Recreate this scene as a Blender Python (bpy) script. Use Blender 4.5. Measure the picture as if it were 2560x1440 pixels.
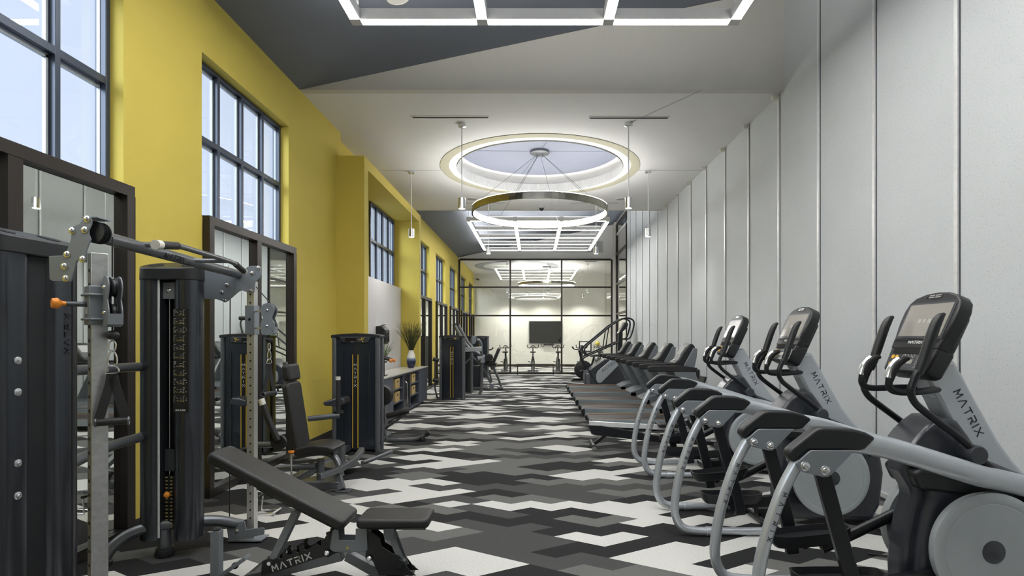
import bpy, bmesh, math, random
from mathutils import Vector, Matrix
random.seed(7)
for o in list(bpy.data.objects): bpy.data.objects.remove(o)
C = bpy.context.scene.collection
R = math.radians
PI = math.pi
# ---------------------------------------------------------------- camera, world, exposure
F, VX, VY, EYE = 1380.0, 1335.0, 843.0, 1.6
cam = bpy.data.cameras.new('camera'); camo = bpy.data.objects.new('camera', cam); C.objects.link(camo)
camo.location = (0, 0, EYE); camo.rotation_euler = (R(90), 0, 0)
cam.sensor_width = 36; cam.lens = 36*F/2560
cam.shift_x = -(VX-1280)/2560; cam.shift_y = (VY-720)/2560
cam.clip_start = .05; cam.clip_end = 200
S = bpy.context.scene; S.camera = camo
S.view_settings.view_transform = 'Standard'; S.view_settings.look = 'None'
S.view_settings.gamma = 1; S.view_settings.use_curve_mapping = False
S.view_settings.exposure = 0.5
w = bpy.data.worlds.new('daylight'); S.world = w; w.use_nodes = True
nt = w.node_tree; bg = nt.nodes['Background']
tc = nt.nodes.new('ShaderNodeTexCoord'); sp = nt.nodes.new('ShaderNodeSeparateXYZ'); cr = nt.nodes.new('ShaderNodeValToRGB')
nt.links.new(tc.outputs['Generated'], sp.inputs[0]); nt.links.new(sp.outputs['Z'], cr.inputs[0]); nt.links.new(cr.outputs[0], bg.inputs[0])
e_ = cr.color_ramp.elements; e_[0].color = (.60, .66, .80, 1); e_[1].color = (7.5, 8.2, 9.4, 1)   # overcast: the zenith is far brighter than the horizon
q_ = e_.new(.50); q_.color = (.62, .68, .82, 1); q_ = e_.new(.72); q_.color = (4.0, 4.4, 5.1, 1)
bg.inputs[1].default_value = 1.0
GRID_E, RING_E, COVE_E, PEND_W = 18.0, 2.2, 9.0, 60.0

def lamp(kind, name, loc, energy, size=None, rot=(0,0,0), color=(1,1,1), sy=None):
    l = bpy.data.lights.new(name, kind); l.energy = energy; l.color = color
    if kind == 'AREA':
        l.shape = 'RECTANGLE'; l.size = size; l.size_y = sy or size
    elif kind == 'SPOT':
        l.spot_size = R(150); l.spot_blend = .8; l.shadow_soft_size = .05
    else: l.shadow_soft_size = size or .1
    o = bpy.data.objects.new(name, l); o.location = loc; o.rotation_euler = rot; C.objects.link(o); return o

sl = bpy.data.lights.new('hazy_sun', 'SUN'); sl.energy = 2.6; sl.angle = R(40); sl.color = (.93,.96,1)
so = bpy.data.objects.new('hazy_sun', sl); C.objects.link(so); so.rotation_euler = Vector((.80,.85,-.50)).to_track_quat('-Z','Y').to_euler()
WINS = [(-2.6,-.65),(-.1,1.85),(2.48,4.41),(5.45,7.38),(11.43,13.38),(15.37,17.3),(18.45,20.4),(21.5,23.45),(24.8,26.75),(27.8,29.75)]
# ---------------------------------------------------------------- materials
def newmat(name):
    m = bpy.data.materials.new(name); m.use_nodes = True
    return m, m.node_tree, m.node_tree.nodes['Principled BSDF']
def mat(name, col, rough=.5, metal=0, var=.06, scale=12, bump=0, coat=0, spec=None, bscale=None):
    m, t, b = newmat(name)
    n = t.nodes.new('ShaderNodeTexNoise'); n.inputs['Scale'].default_value = scale; n.inputs['Detail'].default_value = 4
    co = t.nodes.new('ShaderNodeTexCoord'); t.links.new(co.outputs['Object'], n.inputs['Vector'])
    mx = t.nodes.new('ShaderNodeMix'); mx.data_type = 'RGBA'
    mx.inputs[6].default_value = (*[c*(1-var) for c in col], 1); mx.inputs[7].default_value = (*[min(1, c*(1+var)) for c in col], 1)
    t.links.new(n.outputs[0], mx.inputs[0]); t.links.new(mx.outputs[2], b.inputs['Base Color'])
    b.inputs['Roughness'].default_value = rough; b.inputs['Metallic'].default_value = metal
    if coat: b.inputs['Coat Weight'].default_value = coat; b.inputs['Coat Roughness'].default_value = .08
    if spec is not None: b.inputs['Specular IOR Level'].default_value = spec
    if bump:
        n2 = t.nodes.new('ShaderNodeTexNoise'); n2.inputs['Scale'].default_value = bscale or scale*8
        t.links.new(co.outputs['Object'], n2.inputs['Vector'])
        bp = t.nodes.new('ShaderNodeBump'); bp.inputs['Strength'].default_value = bump; bp.inputs['Distance'].default_value = .01
        t.links.new(n2.outputs[0], bp.inputs['Height']); t.links.new(bp.outputs[0], b.inputs['Normal'])
    return m
def emis(name, col, s):
    m, t, b = newmat(name); b.inputs['Base Color'].default_value = (.8,.8,.8,1)
    b.inputs['Emission Color'].default_value = (*col, 1); b.inputs['Emission Strength'].default_value = s
    return m
def srgb(r, g, b):
    f = lambda c: (c/255/12.92) if c/255 <= .04045 else ((c/255+.055)/1.055)**2.4
    return (f(r), f(g), f(b))
M = {}
M['yellow'] = mat('yellow_paint', (.57,.455,.080), .75, var=.04, scale=3, bump=.15, bscale=160)
M['white'] = mat('white_paint', (.76,.755,.74), .8, var=.02, scale=3, bump=.06, bscale=150)
M['cream'] = mat('cream_paint', (.70,.69,.635), .8, var=.03, scale=2)
M['bulk'] = mat('bulkhead_paint', (.58,.565,.52), .8, var=.02)
M['tan'] = mat('tan_paint', (.46,.44,.33), .8)
M['slate'] = mat('slate_paint', (.150,.165,.20), .7, var=.04, scale=2)
M['recess'] = mat('blue_grey_paint', (.27,.29,.36), .7, var=.03, scale=2)
M['wainscot'] = mat('pale_wainscot', (.60,.59,.60), .5, var=.02)
M['blackbase'] = mat('black_rubber_base', (.02,.02,.022), .5)
M['bronze'] = mat('dark_bronze_metal', (.045,.038,.034), .38, .6)
M['winframe'] = mat('blue_black_window_metal', (.055,.07,.10), .35, .4)
M['silver'] = mat('satin_silver_paint', (.50,.53,.57), .30, .55, scale=60)
M['platesil'] = mat('grey_steel_plate', (.20,.22,.245), .42, .15, scale=90)
M['greyplast'] = mat('grey_plastic', (.36,.39,.41), .36, .2)
M['gunmetal'] = mat('gunmetal_tube', (.10,.105,.115), .35, .6, scale=80)
M['ironox'] = mat('iron_grey_metal', (.15,.16,.175), .33, .65, scale=80)
M['black'] = mat('black_plastic', (.011,.012,.014), .42, bump=.05)
M['blacktube'] = mat('black_painted_tube', (.014,.015,.018), .3, .3)
M['slateplast'] = mat('dark_slate_plastic', (.030,.034,.043), .33, coat=.2)
M['rubber'] = mat('black_rubber_grip', (.011,.011,.012), .55, bump=.2)
M['leather'] = mat('black_upholstery', (.014,.014,.015), .42, bump=.25, bscale=300, scale=20)
M['lobe'] = mat('charcoal_metallic_shell', (.075,.082,.094), .25, .8, scale=6)
M['navy'] = mat('navy_glossy_shell', (.020,.026,.036), .22, .3, coat=.3, scale=6)
M['chrome'] = mat('chrome', (.72,.73,.75), .2, .95)
M['chromecol'] = mat('polished_steel_column', (.62,.62,.60), .3, .8)
M['galv'] = mat('galvanised_steel', (.52,.53,.53), .35, .85, var=.3, scale=35)
M['alu'] = mat('aluminium_strip', (.78,.79,.80), .35, .35, var=.15, scale=20)
M['orange'] = mat('orange_plastic', (.72,.24,.02), .4)
M['goldline'] = mat('yellow_stripe', (.65,.42,.04), .45)
M['logo_dark'] = mat('dark_lettering', (.02,.022,.03), .5)
M['logo_light'] = mat('white_lettering', (.72,.72,.72), .5)
M['screen'] = mat('display_with_sheen', (.27,.255,.235), .12, var=.12, scale=3)  # switched-off display, its room reflection put into the grey base colour
M['screen2'] = mat('dark_display', (.008,.008,.009), .25)
M['mark'] = mat('placard_marks', (.40,.40,.38), .5)
M['cabinet'] = mat('blue_grey_cabinet', (.070,.080,.105), .45, var=.03)
M['darkin'] = mat('dark_cavity', (.012,.012,.014), .8)
M['stone'] = mat('pale_stone_top', (.62,.61,.56), .18, var=.06, scale=8)
M['box'] = mat('tan_cardboard', (.48,.34,.13), .7)
M['bristle'] = mat('dark_green_reed', (.045,.05,.016), .8)
M['green'] = mat('green_leaf', (.10,.16,.05), .6)
M['yball'] = mat('yellow_rubber', (.55,.45,.03), .5)
M['whitecap'] = mat('white_aluminium_cap', (.72,.70,.64), .35, .3)
M['grid_side'] = mat('white_fixture_enamel', (.55,.55,.54), .5)
M['grid_light'] = emis('grid_diffuser', (1,.985,.95), GRID_E)
M['grid_fill'] = emis('added_grid_glow', (1,.985,.95), 14)  # glow added on the grid tops to brighten ceiling and upper walls
M['crystal'] = mat('facet_crystal', (.7,.7,.68), .1, .6)
M['ring_up'] = emis('ring_uplight', (1,.985,.95), 100)
M['ring_light'] = emis('ring_diffuser', (1,.99,.96), RING_E)
M['cove_light'] = emis('cove_glow', (1,.99,.96), COVE_E)
M['lamp_disc'] = emis('lamp_disc', (1,.98,.93), 12)
M['bellcam'] = mat('camera_white', (.5,.5,.5), .4)
M['slotblack'] = mat('slot_black', (.004,.004,.004), .9)

def mirror_mat():
    m, t, b = newmat('mirror_glass'); b.inputs['Base Color'].default_value = (.80,.84,.82,1)
    b.inputs['Metallic'].default_value = 1; b.inputs['Roughness'].default_value = .015
    n = t.nodes.new('ShaderNodeTexNoise'); n.inputs['Scale'].default_value = 2
    mr = t.nodes.new('ShaderNodeMapRange'); mr.inputs[3].default_value = .005; mr.inputs[4].default_value = .03
    t.links.new(n.outputs[0], mr.inputs[0]); t.links.new(mr.outputs[0], b.inputs['Roughness']); return m
M['mirror'] = mirror_mat()
def glass_mat(name, tint, mul=1.0):
    m = bpy.data.materials.new(name); m.use_nodes = True; t = m.node_tree; t.nodes.clear()
    o = t.nodes.new('ShaderNodeOutputMaterial'); mx = t.nodes.new('ShaderNodeMixShader')
    tr = t.nodes.new('ShaderNodeBsdfTransparent'); gl = t.nodes.new('ShaderNodeBsdfGlossy'); fr = t.nodes.new('ShaderNodeFresnel')
    tr.inputs[0].default_value = (*tint, 1); gl.inputs['Roughness'].default_value = .01; ge = t.nodes.new('ShaderNodeNewGeometry'); mi = t.nodes.new('ShaderNodeMapRange'); mi.inputs[3].default_value = 1.5; mi.inputs[4].default_value = 1/1.5
    t.links.new(ge.outputs['Backfacing'], mi.inputs[0]); t.links.new(mi.outputs[0], fr.inputs[0])   # air gap on both faces of the pane
    mm = t.nodes.new('ShaderNodeMath'); mm.operation = 'MULTIPLY'; mm.inputs[1].default_value = mul
    t.links.new(fr.outputs[0], mm.inputs[0]); t.links.new(mm.outputs[0], mx.inputs[0])
    t.links.new(tr.outputs[0], mx.inputs[1]); t.links.new(gl.outputs[0], mx.inputs[2]); t.links.new(mx.outputs[0], o.inputs[0])
    return m
M['glass'] = glass_mat('window_glass', (.93,.96,.98))
M['pglass'] = glass_mat('partition_glass', (.93,.94,.92), 2.2)

def panel_mat():
    m, t, b = newmat('speckled_acoustic_panel')
    co = t.nodes.new('ShaderNodeTexCoord')
    n = t.nodes.new('ShaderNodeTexNoise'); n.inputs['Scale'].default_value = 90; n.inputs['Detail'].default_value = 3
    v = t.nodes.new('ShaderNodeTexNoise'); v.inputs['Scale'].default_value = 1.2
    t.links.new(co.outputs['Object'], n.inputs['Vector']); t.links.new(co.outputs['Object'], v.inputs['Vector'])
    r = t.nodes.new('ShaderNodeValToRGB'); r.color_ramp.elements[0].position = .30; r.color_ramp.elements[1].position = .40
    r.color_ramp.elements[0].color = (.40,.41,.42,1); r.color_ramp.elements[1].color = (.62,.65,.67,1)
    t.links.new(n.outputs[0], r.inputs[0])
    mx = t.nodes.new('ShaderNodeMix'); mx.data_type = 'RGBA'; mx.blend_type = 'MULTIPLY'; mx.inputs[0].default_value = .12
    t.links.new(r.outputs[0], mx.inputs[6]); t.links.new(v.outputs[0], mx.inputs[7]); t.links.new(mx.outputs[2], b.inputs['Base Color'])
    b.inputs['Roughness'].default_value = .55; return m
M['panel'] = panel_mat()

def vase_mat():
    m, t, b = newmat('dipped_vase_glaze'); co = t.nodes.new('ShaderNodeTexCoord'); s = t.nodes.new('ShaderNodeSeparateXYZ')
    r = t.nodes.new('ShaderNodeValToRGB'); e = r.color_ramp.elements
    e[0].position = .36; e[0].color = (.008,.014,.05,1); e[1].position = .62; e[1].color = (.72,.71,.66,1)
    q = e.new(.5); q.color = (.16,.22,.34,1)
    n = t.nodes.new('ShaderNodeTexNoise'); n.inputs['Scale'].default_value = 14
    a = t.nodes.new('ShaderNodeMath'); a.operation = 'MULTIPLY_ADD'; a.inputs[1].default_value = .12; a.inputs[2].default_value = -.06
    ad = t.nodes.new('ShaderNodeMath'); ad.operation = 'ADD'
    t.links.new(co.outputs['Generated'], s.inputs[0]); t.links.new(co.outputs['Object'], n.inputs['Vector']); t.links.new(n.outputs[0], a.inputs[0])
    t.links.new(s.outputs['Z'], ad.inputs[0]); t.links.new(a.outputs[0], ad.inputs[1]); t.links.new(ad.outputs[0], r.inputs[0])
    t.links.new(r.outputs[0], b.inputs['Base Color']); b.inputs['Roughness'].default_value = .15; return m
M['vase'] = vase_mat()

def carpet_mat():
    m, t, b = newmat('chevron_carpet'); L = t.links.new; N = t.nodes.new
    co = N('ShaderNodeTexCoord'); s = N('ShaderNodeSeparateXYZ'); L(co.outputs['Object'], s.inputs[0])
    def mth(op, a, b_=None, c=None):
        n = N('ShaderNodeMath'); n.operation = op
        for k, v in enumerate((a, b_, c)):
            if v is None: continue
            if isinstance(v, (int, float)): n.inputs[k].default_value = v
            else: L(v, n.inputs[k])
        return n.outputs[0]
    x = mth('DIVIDE', mth('ADD', s.outputs['X'], 50), .19); y = mth('DIVIDE', mth('ADD', s.outputs['Y'], 50), .108)
    i = mth('FLOOR', mth('MULTIPLY', mth('ADD', x, y), .5)); j = mth('FLOOR', mth('MULTIPLY', mth('SUBTRACT', x, y), .5))
    n_ = mth('SUBTRACT', i, j); u = mth('ADD', i, j)
    ph = N('ShaderNodeTexWhiteNoise'); ph.noise_dimensions = '2D'; cp = N('ShaderNodeCombineXYZ'); L(mth('FLOOR', mth('DIVIDE', u, 9.0)), cp.inputs[0]); L(mth('FLOOR', mth('DIVIDE', n_, 9.0)), cp.inputs[1]); L(cp.outputs[0], ph.inputs['Vector'])
    band = mth('FLOOR', mth('MULTIPLY', mth('ADD', n_, mth('GREATER_THAN', ph.outputs[0], .5)), .5))
    wn = N('ShaderNodeTexWhiteNoise'); wn.noise_dimensions = '1D'; L(band, wn.inputs['W'])
    run = mth('FLOOR', mth('ADD', mth('DIVIDE', u, 3.6), mth('MULTIPLY', wn.outputs[0], 9.0)))
    cv = N('ShaderNodeCombineXYZ'); L(band, cv.inputs[0]); L(run, cv.inputs[1])
    w2 = N('ShaderNodeTexWhiteNoise'); w2.noise_dimensions = '2D'; L(cv.outputs[0], w2.inputs['Vector'])
    r = N('ShaderNodeValToRGB'); r.color_ramp.interpolation = 'CONSTANT'; e = r.color_ramp.elements
    e[0].position = 0; e[0].color = (.021,.021,.022,1); e[1].position = .29; e[1].color = (.062,.062,.062,1)
    q = e.new(.46); q.color = (.13,.13,.125,1); q = e.new(.64); q.color = (.56,.555,.53,1)
    L(w2.outputs[0], r.inputs[0])
    f = N('ShaderNodeTexNoise'); f.inputs['Scale'].default_value = 160; f.inputs['Detail'].default_value = 2; L(co.outputs['Object'], f.inputs['Vector'])
    mr = N('ShaderNodeMapRange'); mr.inputs[1].default_value = .3; mr.inputs[2].default_value = .7; mr.inputs[3].default_value = .72; mr.inputs[4].default_value = 1.2; L(f.outputs[0], mr.inputs[0])
    mx = N('ShaderNodeMix'); mx.data_type = 'RGBA'; mx.blend_type = 'MULTIPLY'; mx.inputs[0].default_value = 1
    L(r.outputs[0], mx.inputs[6]); L(mr.outputs[0], mx.inputs[7]); L(mx.outputs[2], b.inputs['Base Color'])
    b.inputs['Roughness'].default_value = .9; b.inputs['Specular IOR Level'].default_value = .15
    bp = N('ShaderNodeBump'); bp.inputs['Strength'].default_value = .3; bp.inputs['Distance'].default_value = .004
    L(f.outputs[0], bp.inputs['Height']); L(bp.outputs[0], b.inputs['Normal']); return m
M['carpet'] = carpet_mat()

# ---------------------------------------------------------------- mesh helpers
def at(px, py, Y): return Vector(((px-VX)*Y/F, Y, EYE-(py-VY)*Y/F))
def chaikin(p, n=2):
    p = [Vector(q) for q in p]
    for _ in range(n):
        q = [p[0]]
        for a, b in zip(p[:-1], p[1:]): q += [a*.75+b*.25, a*.25+b*.75]
        q.append(p[-1]); p = q
    return p
class MB:
    def __init__(s): s.bm = bmesh.new()
    def box(s, c, d, rot=None, piv=None):
        r = bmesh.ops.create_cube(s.bm, size=1)
        m = Matrix.Diagonal((*d, 1))
        if rot is not None:
            m = (rot if isinstance(rot, Matrix) else Matrix.Rotation(rot[1], 4, rot[0])) @ m
        bmesh.ops.transform(s.bm, matrix=Matrix.Translation(Vector(c)) @ m, verts=r['verts']); return s
    def bb(s, x0, x1, y0, y1, z0, z1): return s.box(((x0+x1)/2, (y0+y1)/2, (z0+z1)/2), (abs(x1-x0), abs(y1-y0), abs(z1-z0)))
    def ring_sweep(s, pts, secs, cap=True):
        """pts: centres; secs: list of lists of offset vectors"""
        rows = [[s.bm.verts.new(Vector(p)+o) for o in sec] for p, sec in zip(pts, secs)]
        n = len(rows[0])
        for a, b in zip(rows[:-1], rows[1:]):
            for k in range(n): s.bm.faces.new((a[k], a[(k+1) % n], b[(k+1) % n], b[k]))
        if cap:
            s.bm.faces.new(rows[0][::-1]); s.bm.faces.new(rows[-1])
        return s
    def tube(s, pts, r, seg=12, sm=2, up=None, ry=None, sq=False):
        """round (or w x h oval / rectangular) tube along a path; r: radius or list"""
        if sm: 
            rl = r if isinstance(r, (list, tuple)) else None
            if rl:
                q = chaikin([Vector((a, 0, 0)) for a in rl], sm); r = [v.x for v in q]
            pts = chaikin(pts, sm)
        pts = [Vector(p) for p in pts]; n = len(pts)
        rr = r if isinstance(r, (list, tuple)) else [r]*n
        secs = []; prev = None
        for k in range(n):
            t = (pts[min(k+1, n-1)]-pts[max(k-1, 0)]).normalized()
            if up is not None: a = (Vector(up) - t*Vector(up).dot(t)).normalized()
            elif prev is None:
                a = Vector((0, 1, 0)) if abs(t.y) < .9 else Vector((1, 0, 0)); a = (a-t*a.dot(t)).normalized()
            else: a = (prev-t*prev.dot(t)).normalized()
            prev = a; b = t.cross(a)
            ra, rb = rr[k], (ry if ry is not None else rr[k])
            if sq: secs.append([a*ra+b*rb, -a*ra+b*rb, -a*ra-b*rb, a*ra-b*rb])
            else: secs.append([a*(ra*math.cos(2*PI*q/seg))+b*(rb*math.sin(2*PI*q/seg)) for q in range(seg)])
        return s.ring_sweep(pts, secs)
    def cyl(s, p0, p1, r, r2=None, seg=24):
        return s.tube([p0, p1], [r, r if r2 is None else r2], seg, 0)
    def hexa(s, p0, p1, r): return s.tube([p0, p1], r, 6, 0)
    def prism(s, outl, y0, y1, ax='y'):
        """outline of (a,b) pairs extruded; ax y: (x,z); ax x: (y,z); ax z: (x,y)"""
        def P(a, b, c): return {'y': (a, c, b), 'x': (c, a, b), 'z': (a, b, c)}[ax]
        v0 = [s.bm.verts.new(P(a, b, y0)) for a, b in outl]; v1 = [s.bm.verts.new(P(a, b, y1)) for a, b in outl]
        n = len(outl); s.bm.faces.new(v0); s.bm.faces.new(v1[::-1])
        for k in range(n): s.bm.faces.new((v0[k], v0[(k+1) % n], v1[(k+1) % n], v1[k]))
        return s
    def frame_prism(s, outl, o, U, V, Nn, d0, d1):
        o, U, V, Nn = map(Vector, (o, U, V, Nn))
        v0 = [s.bm.verts.new(o+U*a+V*b+Nn*d0) for a, b in outl]; v1 = [s.bm.verts.new(o+U*a+V*b+Nn*d1) for a, b in outl]
        n = len(outl); s.bm.faces.new(v0); s.bm.faces.new(v1[::-1])
        for k in range(n): s.bm.faces.new((v0[k], v0[(k+1) % n], v1[(k+1) % n], v1[k]))
        return s
    def lathe(s, prof, c=(0,0,0), seg=32, axis='z', cap=True):
        cap = cap and prof[0] != prof[-1]
        c = Vector(c); rows = []
        for r, h in prof:
            row = []
            for k in range(seg):
                a = 2*PI*k/seg; x, y = r*math.cos(a), r*math.sin(a)
                row.append(s.bm.verts.new(c+(Vector((x, y, h)) if axis == 'z' else Vector((x, h, y)) if axis == 'y' else Vector((h, x, y)))))
            rows.append(row)
        for a, b in zip(rows[:-1], rows[1:]):
            for k in range(seg): s.bm.faces.new((a[k], a[(k+1) % seg], b[(k+1) % seg], b[k]))
        if cap and prof[0][0] > 1e-6: s.bm.faces.new(rows[0][::-1])
        if cap and prof[-1][0] > 1e-6: s.bm.faces.new(rows[-1])
        return s
    def ball(s, c, r, sc=(1,1,1), seg=16):
        q = bmesh.ops.create_uvsphere(s.bm, u_segments=seg, v_segments=seg//2+2, radius=r)
        bmesh.ops.transform(s.bm, matrix=Matrix.Translation(Vector(c)) @ Matrix.Diagonal((*sc, 1)), verts=q['verts']); return s
    def torus(s, c, R_, r, nrm='z', seg=24, rs=8, U=None, V=None):
        c = Vector(c)
        U = Vector(U or {'z': (1,0,0), 'y': (1,0,0), 'x': (0,1,0)}[nrm]); V = Vector(V or {'z': (0,1,0), 'y': (0,0,1), 'x': (0,0,1)}[nrm]); W = U.cross(V)
        rows = []
        for k in range(seg):
            a = 2*PI*k/seg; d = U*math.cos(a)+V*math.sin(a)
            rows.append([s.bm.verts.new(c+d*(R_+r*math.cos(2*PI*q/rs))+W*(r*math.sin(2*PI*q/rs))) for q in range(rs)])
        for k in range(seg):
            a, b = rows[k], rows[(k+1) % seg]
            for q in range(rs): s.bm.faces.new((a[q], a[(q+1) % rs], b[(q+1) % rs], b[q]))
        return s
    def build(s, name, m, parent=None, bev=0, smooth=True, seg=2, ang=35, off=None, label=None, sub=0):
        bm = s.bm
        if off is not None: bmesh.ops.translate(bm, vec=-Vector(off), verts=bm.verts)
        bmesh.ops.remove_doubles(bm, verts=bm.verts, dist=1e-6)
        bmesh.ops.recalc_face_normals(bm, faces=bm.faces)
        me = bpy.data.meshes.new(name)
        if smooth:
            for f in bm.faces: f.smooth = True
            ca = math.cos(R(ang))
            for e in bm.edges:
                if len(e.link_faces) == 2 and e.link_faces[0].normal.dot(e.link_faces[1].normal) < ca: e.smooth = False
        bm.to_mesh(me); bm.free()
        o = bpy.data.objects.new(name, me); C.objects.link(o); me.materials.append(M[m] if isinstance(m, str) else m)
        if parent: o.parent = parent
        if bev:
            md = o.modifiers.new('bevel', 'BEVEL'); md.width = bev; md.segments = seg; md.limit_method = 'ANGLE'; md.angle_limit = R(40)
        if sub:
            md = o.modifiers.new('sub', 'SUBSURF'); md.levels = sub; md.render_levels = sub
        if label: o['label'] = label
        return o

def tag(o, label=None, cat=None, group=None, kind=None):
    if label: o['label'] = label
    if cat: o['category'] = cat
    if group: o['group'] = group
    if kind: o['kind'] = kind
    return o
def thing(name, loc, label, cat, group=None, rz=0):
    o = bpy.data.objects.new(name, None); o.empty_display_size = .1; C.objects.link(o); o.location = loc; o.rotation_euler = (0, 0, rz)
    return tag(o, label, cat, group)
def struct(o): o['kind'] = 'structure'; return o
def copy_tree(o, parent=None):
    c = o.copy(); C.objects.link(c)
    if parent: c.parent = parent
    for ch in list(o.children): copy_tree(ch, c)
    return c
GL = {'M': (.95, [[(0,0),(.08,1),(.475,.3),(.87,1),(.95,0)]]), 'A': (.95, [[(0,0),(.42,1),(.53,1),(.95,0)]]), 'T': (.85, [[(0,1),(.85,1)],[(.425,1),(.425,0)]]),
      'R': (.8, [[(0,1),(.68,1),(.8,.85),(.8,.62),(.68,.48),(.06,.48)],[(.06,.48),(.06,0)],[(.42,.48),(.8,0)]]), 'I': (.1, [[(.05,0),(.05,1)]]),
      'X': (.9, [[(0,0),(.9,1)],[(0,1),(.9,0)]])}
def lettering(parent, mt, o, U, V, h, st=.13, gap=.35, text='MATRIX', stack=False, off=None, center=True, wide=1.0, label=None):
    """stroke letters on a surface; U reading direction, V up direction, stack: one letter below another"""
    o, U, V = Vector(o), Vector(U).normalized(), Vector(V).normalized(); N_ = U.cross(V); b = MB()
    tot = sum(GL[c][0]*wide for c in text)+gap*(len(text)-1); x = -tot/2 if center else 0; yy = 0
    for c in text:
        wd, st_l = GL[c]; ox, oy = (-wd*wide/2, yy) if stack else (x, -.5)
        for ln in st_l:
            for (a0, b0), (a1, b1) in zip(ln[:-1], ln[1:]):
                p = o+(U*(ox+a0*wide)+V*(oy+b0))*h; q = o+(U*(ox+a1*wide)+V*(oy+b1))*h
                d = (q-p).normalized(); sd = d.cross(N_)*(st*h/2); p = p-d*st*h*.4; q = q+d*st*h*.4
                b.frame_prism([(0,0),(1,0),(1,1),(0,1)], p-sd, q-p, sd*2, N_, -.0005, .0015)
        x += wd*wide+gap; yy -= 1+gap
    return b.build('lettering', mt, parent, smooth=False, off=off, label=label)
# ================================================================ THE SETTING
XL, XR, ZC, SLOPE = -3.28, 3.5, 5.06, .2123
Y0, YB0, YB1, YG, YEND = -5.0, 7.72, 15.1, 24.0, 30.0
zc = lambda x: ZC+SLOPE*(x-XL)
b = MB(); b.bb(-3.7, 5.2, Y0-.2, YEND+.2, -.2, 0); struct(b.build('floor', 'carpet', smooth=False))
# left wall with window openings
def wall_left(y0, y1, wins, xf=XL, z1=ZC+.1):
    b = MB(); xb = -3.475; y = y0
    for a, c in wins:
        if a > y: b.bb(xb, xf, y, a, 0, z1)
        b.bb(xb, xf, a, c, 0, 2.79); b.bb(xb, xf, a, c, 4.42, z1); y = c
    if y < y1: b.bb(xb, xf, y, y1, 0, z1)
    return struct(b.build('wall_left', 'yellow', smooth=False))
wall_left(Y0, 9.36, WINS[:4]); wall_left(9.36, 13.5, [WINS[4]], -3.42); wall_left(13.5, YEND, WINS[5:])
# bump-out portal around the counter niche
b = MB(); b.bb(XL-.1, -2.81, 9.14, 9.36, 0, 4.607); b.bb(XL-.16, -2.81, 13.497, 13.70, 0, 4.607); b.bb(XL-.145, -2.81, 9.36, 13.499, 4.425, 4.607)
struct(b.build('trim_1', 'yellow', smooth=False))
b = MB(); b.bb(-3.425, -3.25, 9.37, 13.49, 0, 2.80); struct(b.build('trim_2', 'wainscot', smooth=False, bev=.004))
for (a, c) in [(Y0, -2.75), (4.45, 5.45), (7.47, 9.14)] + [(13.7, 15.3), (17.42, 18.4), (20.52, 21.4), (23.56, 23.95)]:
    b = MB(); b.bb(XL, XL+.012, a, c, 0, .10); struct(b.build('baseboard_left', 'blackbase', smooth=False))
b = MB(); b.bb(-3.29, -2.80, 9.128, 9.14, 0, .10); struct(b.build('baseboard_left', 'blackbase', smooth=False))
# windows
for n, (a, c) in enumerate(WINS):
    xw = -3.425; wn = thing('window_%d' % (n+1), (xw, a, 2.8), None, None); struct(wn)
    dark = 'bronze' if n > 7 else 'winframe'; H = 1.62; W = c-a
    b = MB(); fw = .045
    b.bb(-.05, .04, 0, W, 0, fw); b.bb(-.05, .04, 0, W, H-fw, H); b.bb(-.05, .04, 0, fw, fw, H-fw); b.bb(-.05, .04, W-fw, W, fw, H-fw)
    for k in (1, 2, 3): b.bb(-.049, .039, W*k/4-.022, W*k/4+.022, fw, H-fw)
    b.bb(-.048, .038, fw, W-fw, .80, .86)
    b.build('window_frame', dark, wn, smooth=False, bev=.004)
    b = MB()
    for k in range(4):
        for (z0, z1) in ((fw, .80), (.86, H-fw)):
            ya, yb = W*k/4+.03, W*(k+1)/4-.03
            for (p, q, r_, t_) in ((ya, ya+.02, z0, z1), (yb-.02, yb, z0, z1), (ya, yb, z0+.005, z0+.022), (ya, yb, z1-.03, z1-.01)): b.bb(-.03, -.005, p, q, r_, t_)
    b.build('glazing_bead', 'greyplast', wn, smooth=False)
    b = MB(); b.bb(-.026, -.02, fw, W-fw, fw, H-fw); b.build('pane', 'glass', wn, smooth=False)
# framed mirrors under the windows
MIR = [(-.18,1.9,'behind the near cable tower at the left edge'),(2.4,4.44,'behind the near cable tower'),(5.46,7.46,'between the cable station and first navy weight tower'),
       (15.3,17.4,'just past the vase on the yellow wall'),(18.38,20.5,'second beyond the counter niche'),(21.42,23.54,'last before the glass partition'),
       (24.75,26.85,'first inside the glazed studio'),(27.75,29.85,'far end inside the glazed studio')]
for k, (a, c, txt) in enumerate(MIR):
    if k == 0: continue
    t = thing('wall_mirror', (XL, (a+c)/2, 0), 'tall dark framed wall mirror, '+txt, 'mirror', 'framed mirrors along the yellow wall')
    W = (c-a)/2; b = MB(); f = .085; X1 = .073
    b.bb(0, X1, -W, W, 2.807-f, 2.807); b.bb(0, X1, -W, W, .0, f); b.bb(0, X1, -W, -W+f, f, 2.807-f); b.bb(0, X1, W-f, W, f, 2.807-f); b.bb(0, X1-.003, -f*.6, f*.6, f, 2.807-f)
    b.build('frame', 'bronze', t, smooth=False, bev=.003)
    for sg in (-1, 1):
        y0_, y1_ = sorted((sg*f*.6, sg*(W-f)))
        b = MB(); b.bb(.012, .018, y0_, y1_, f, 2.807-f); b.build('mirror_pane', 'mirror', t, smooth=False)
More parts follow.
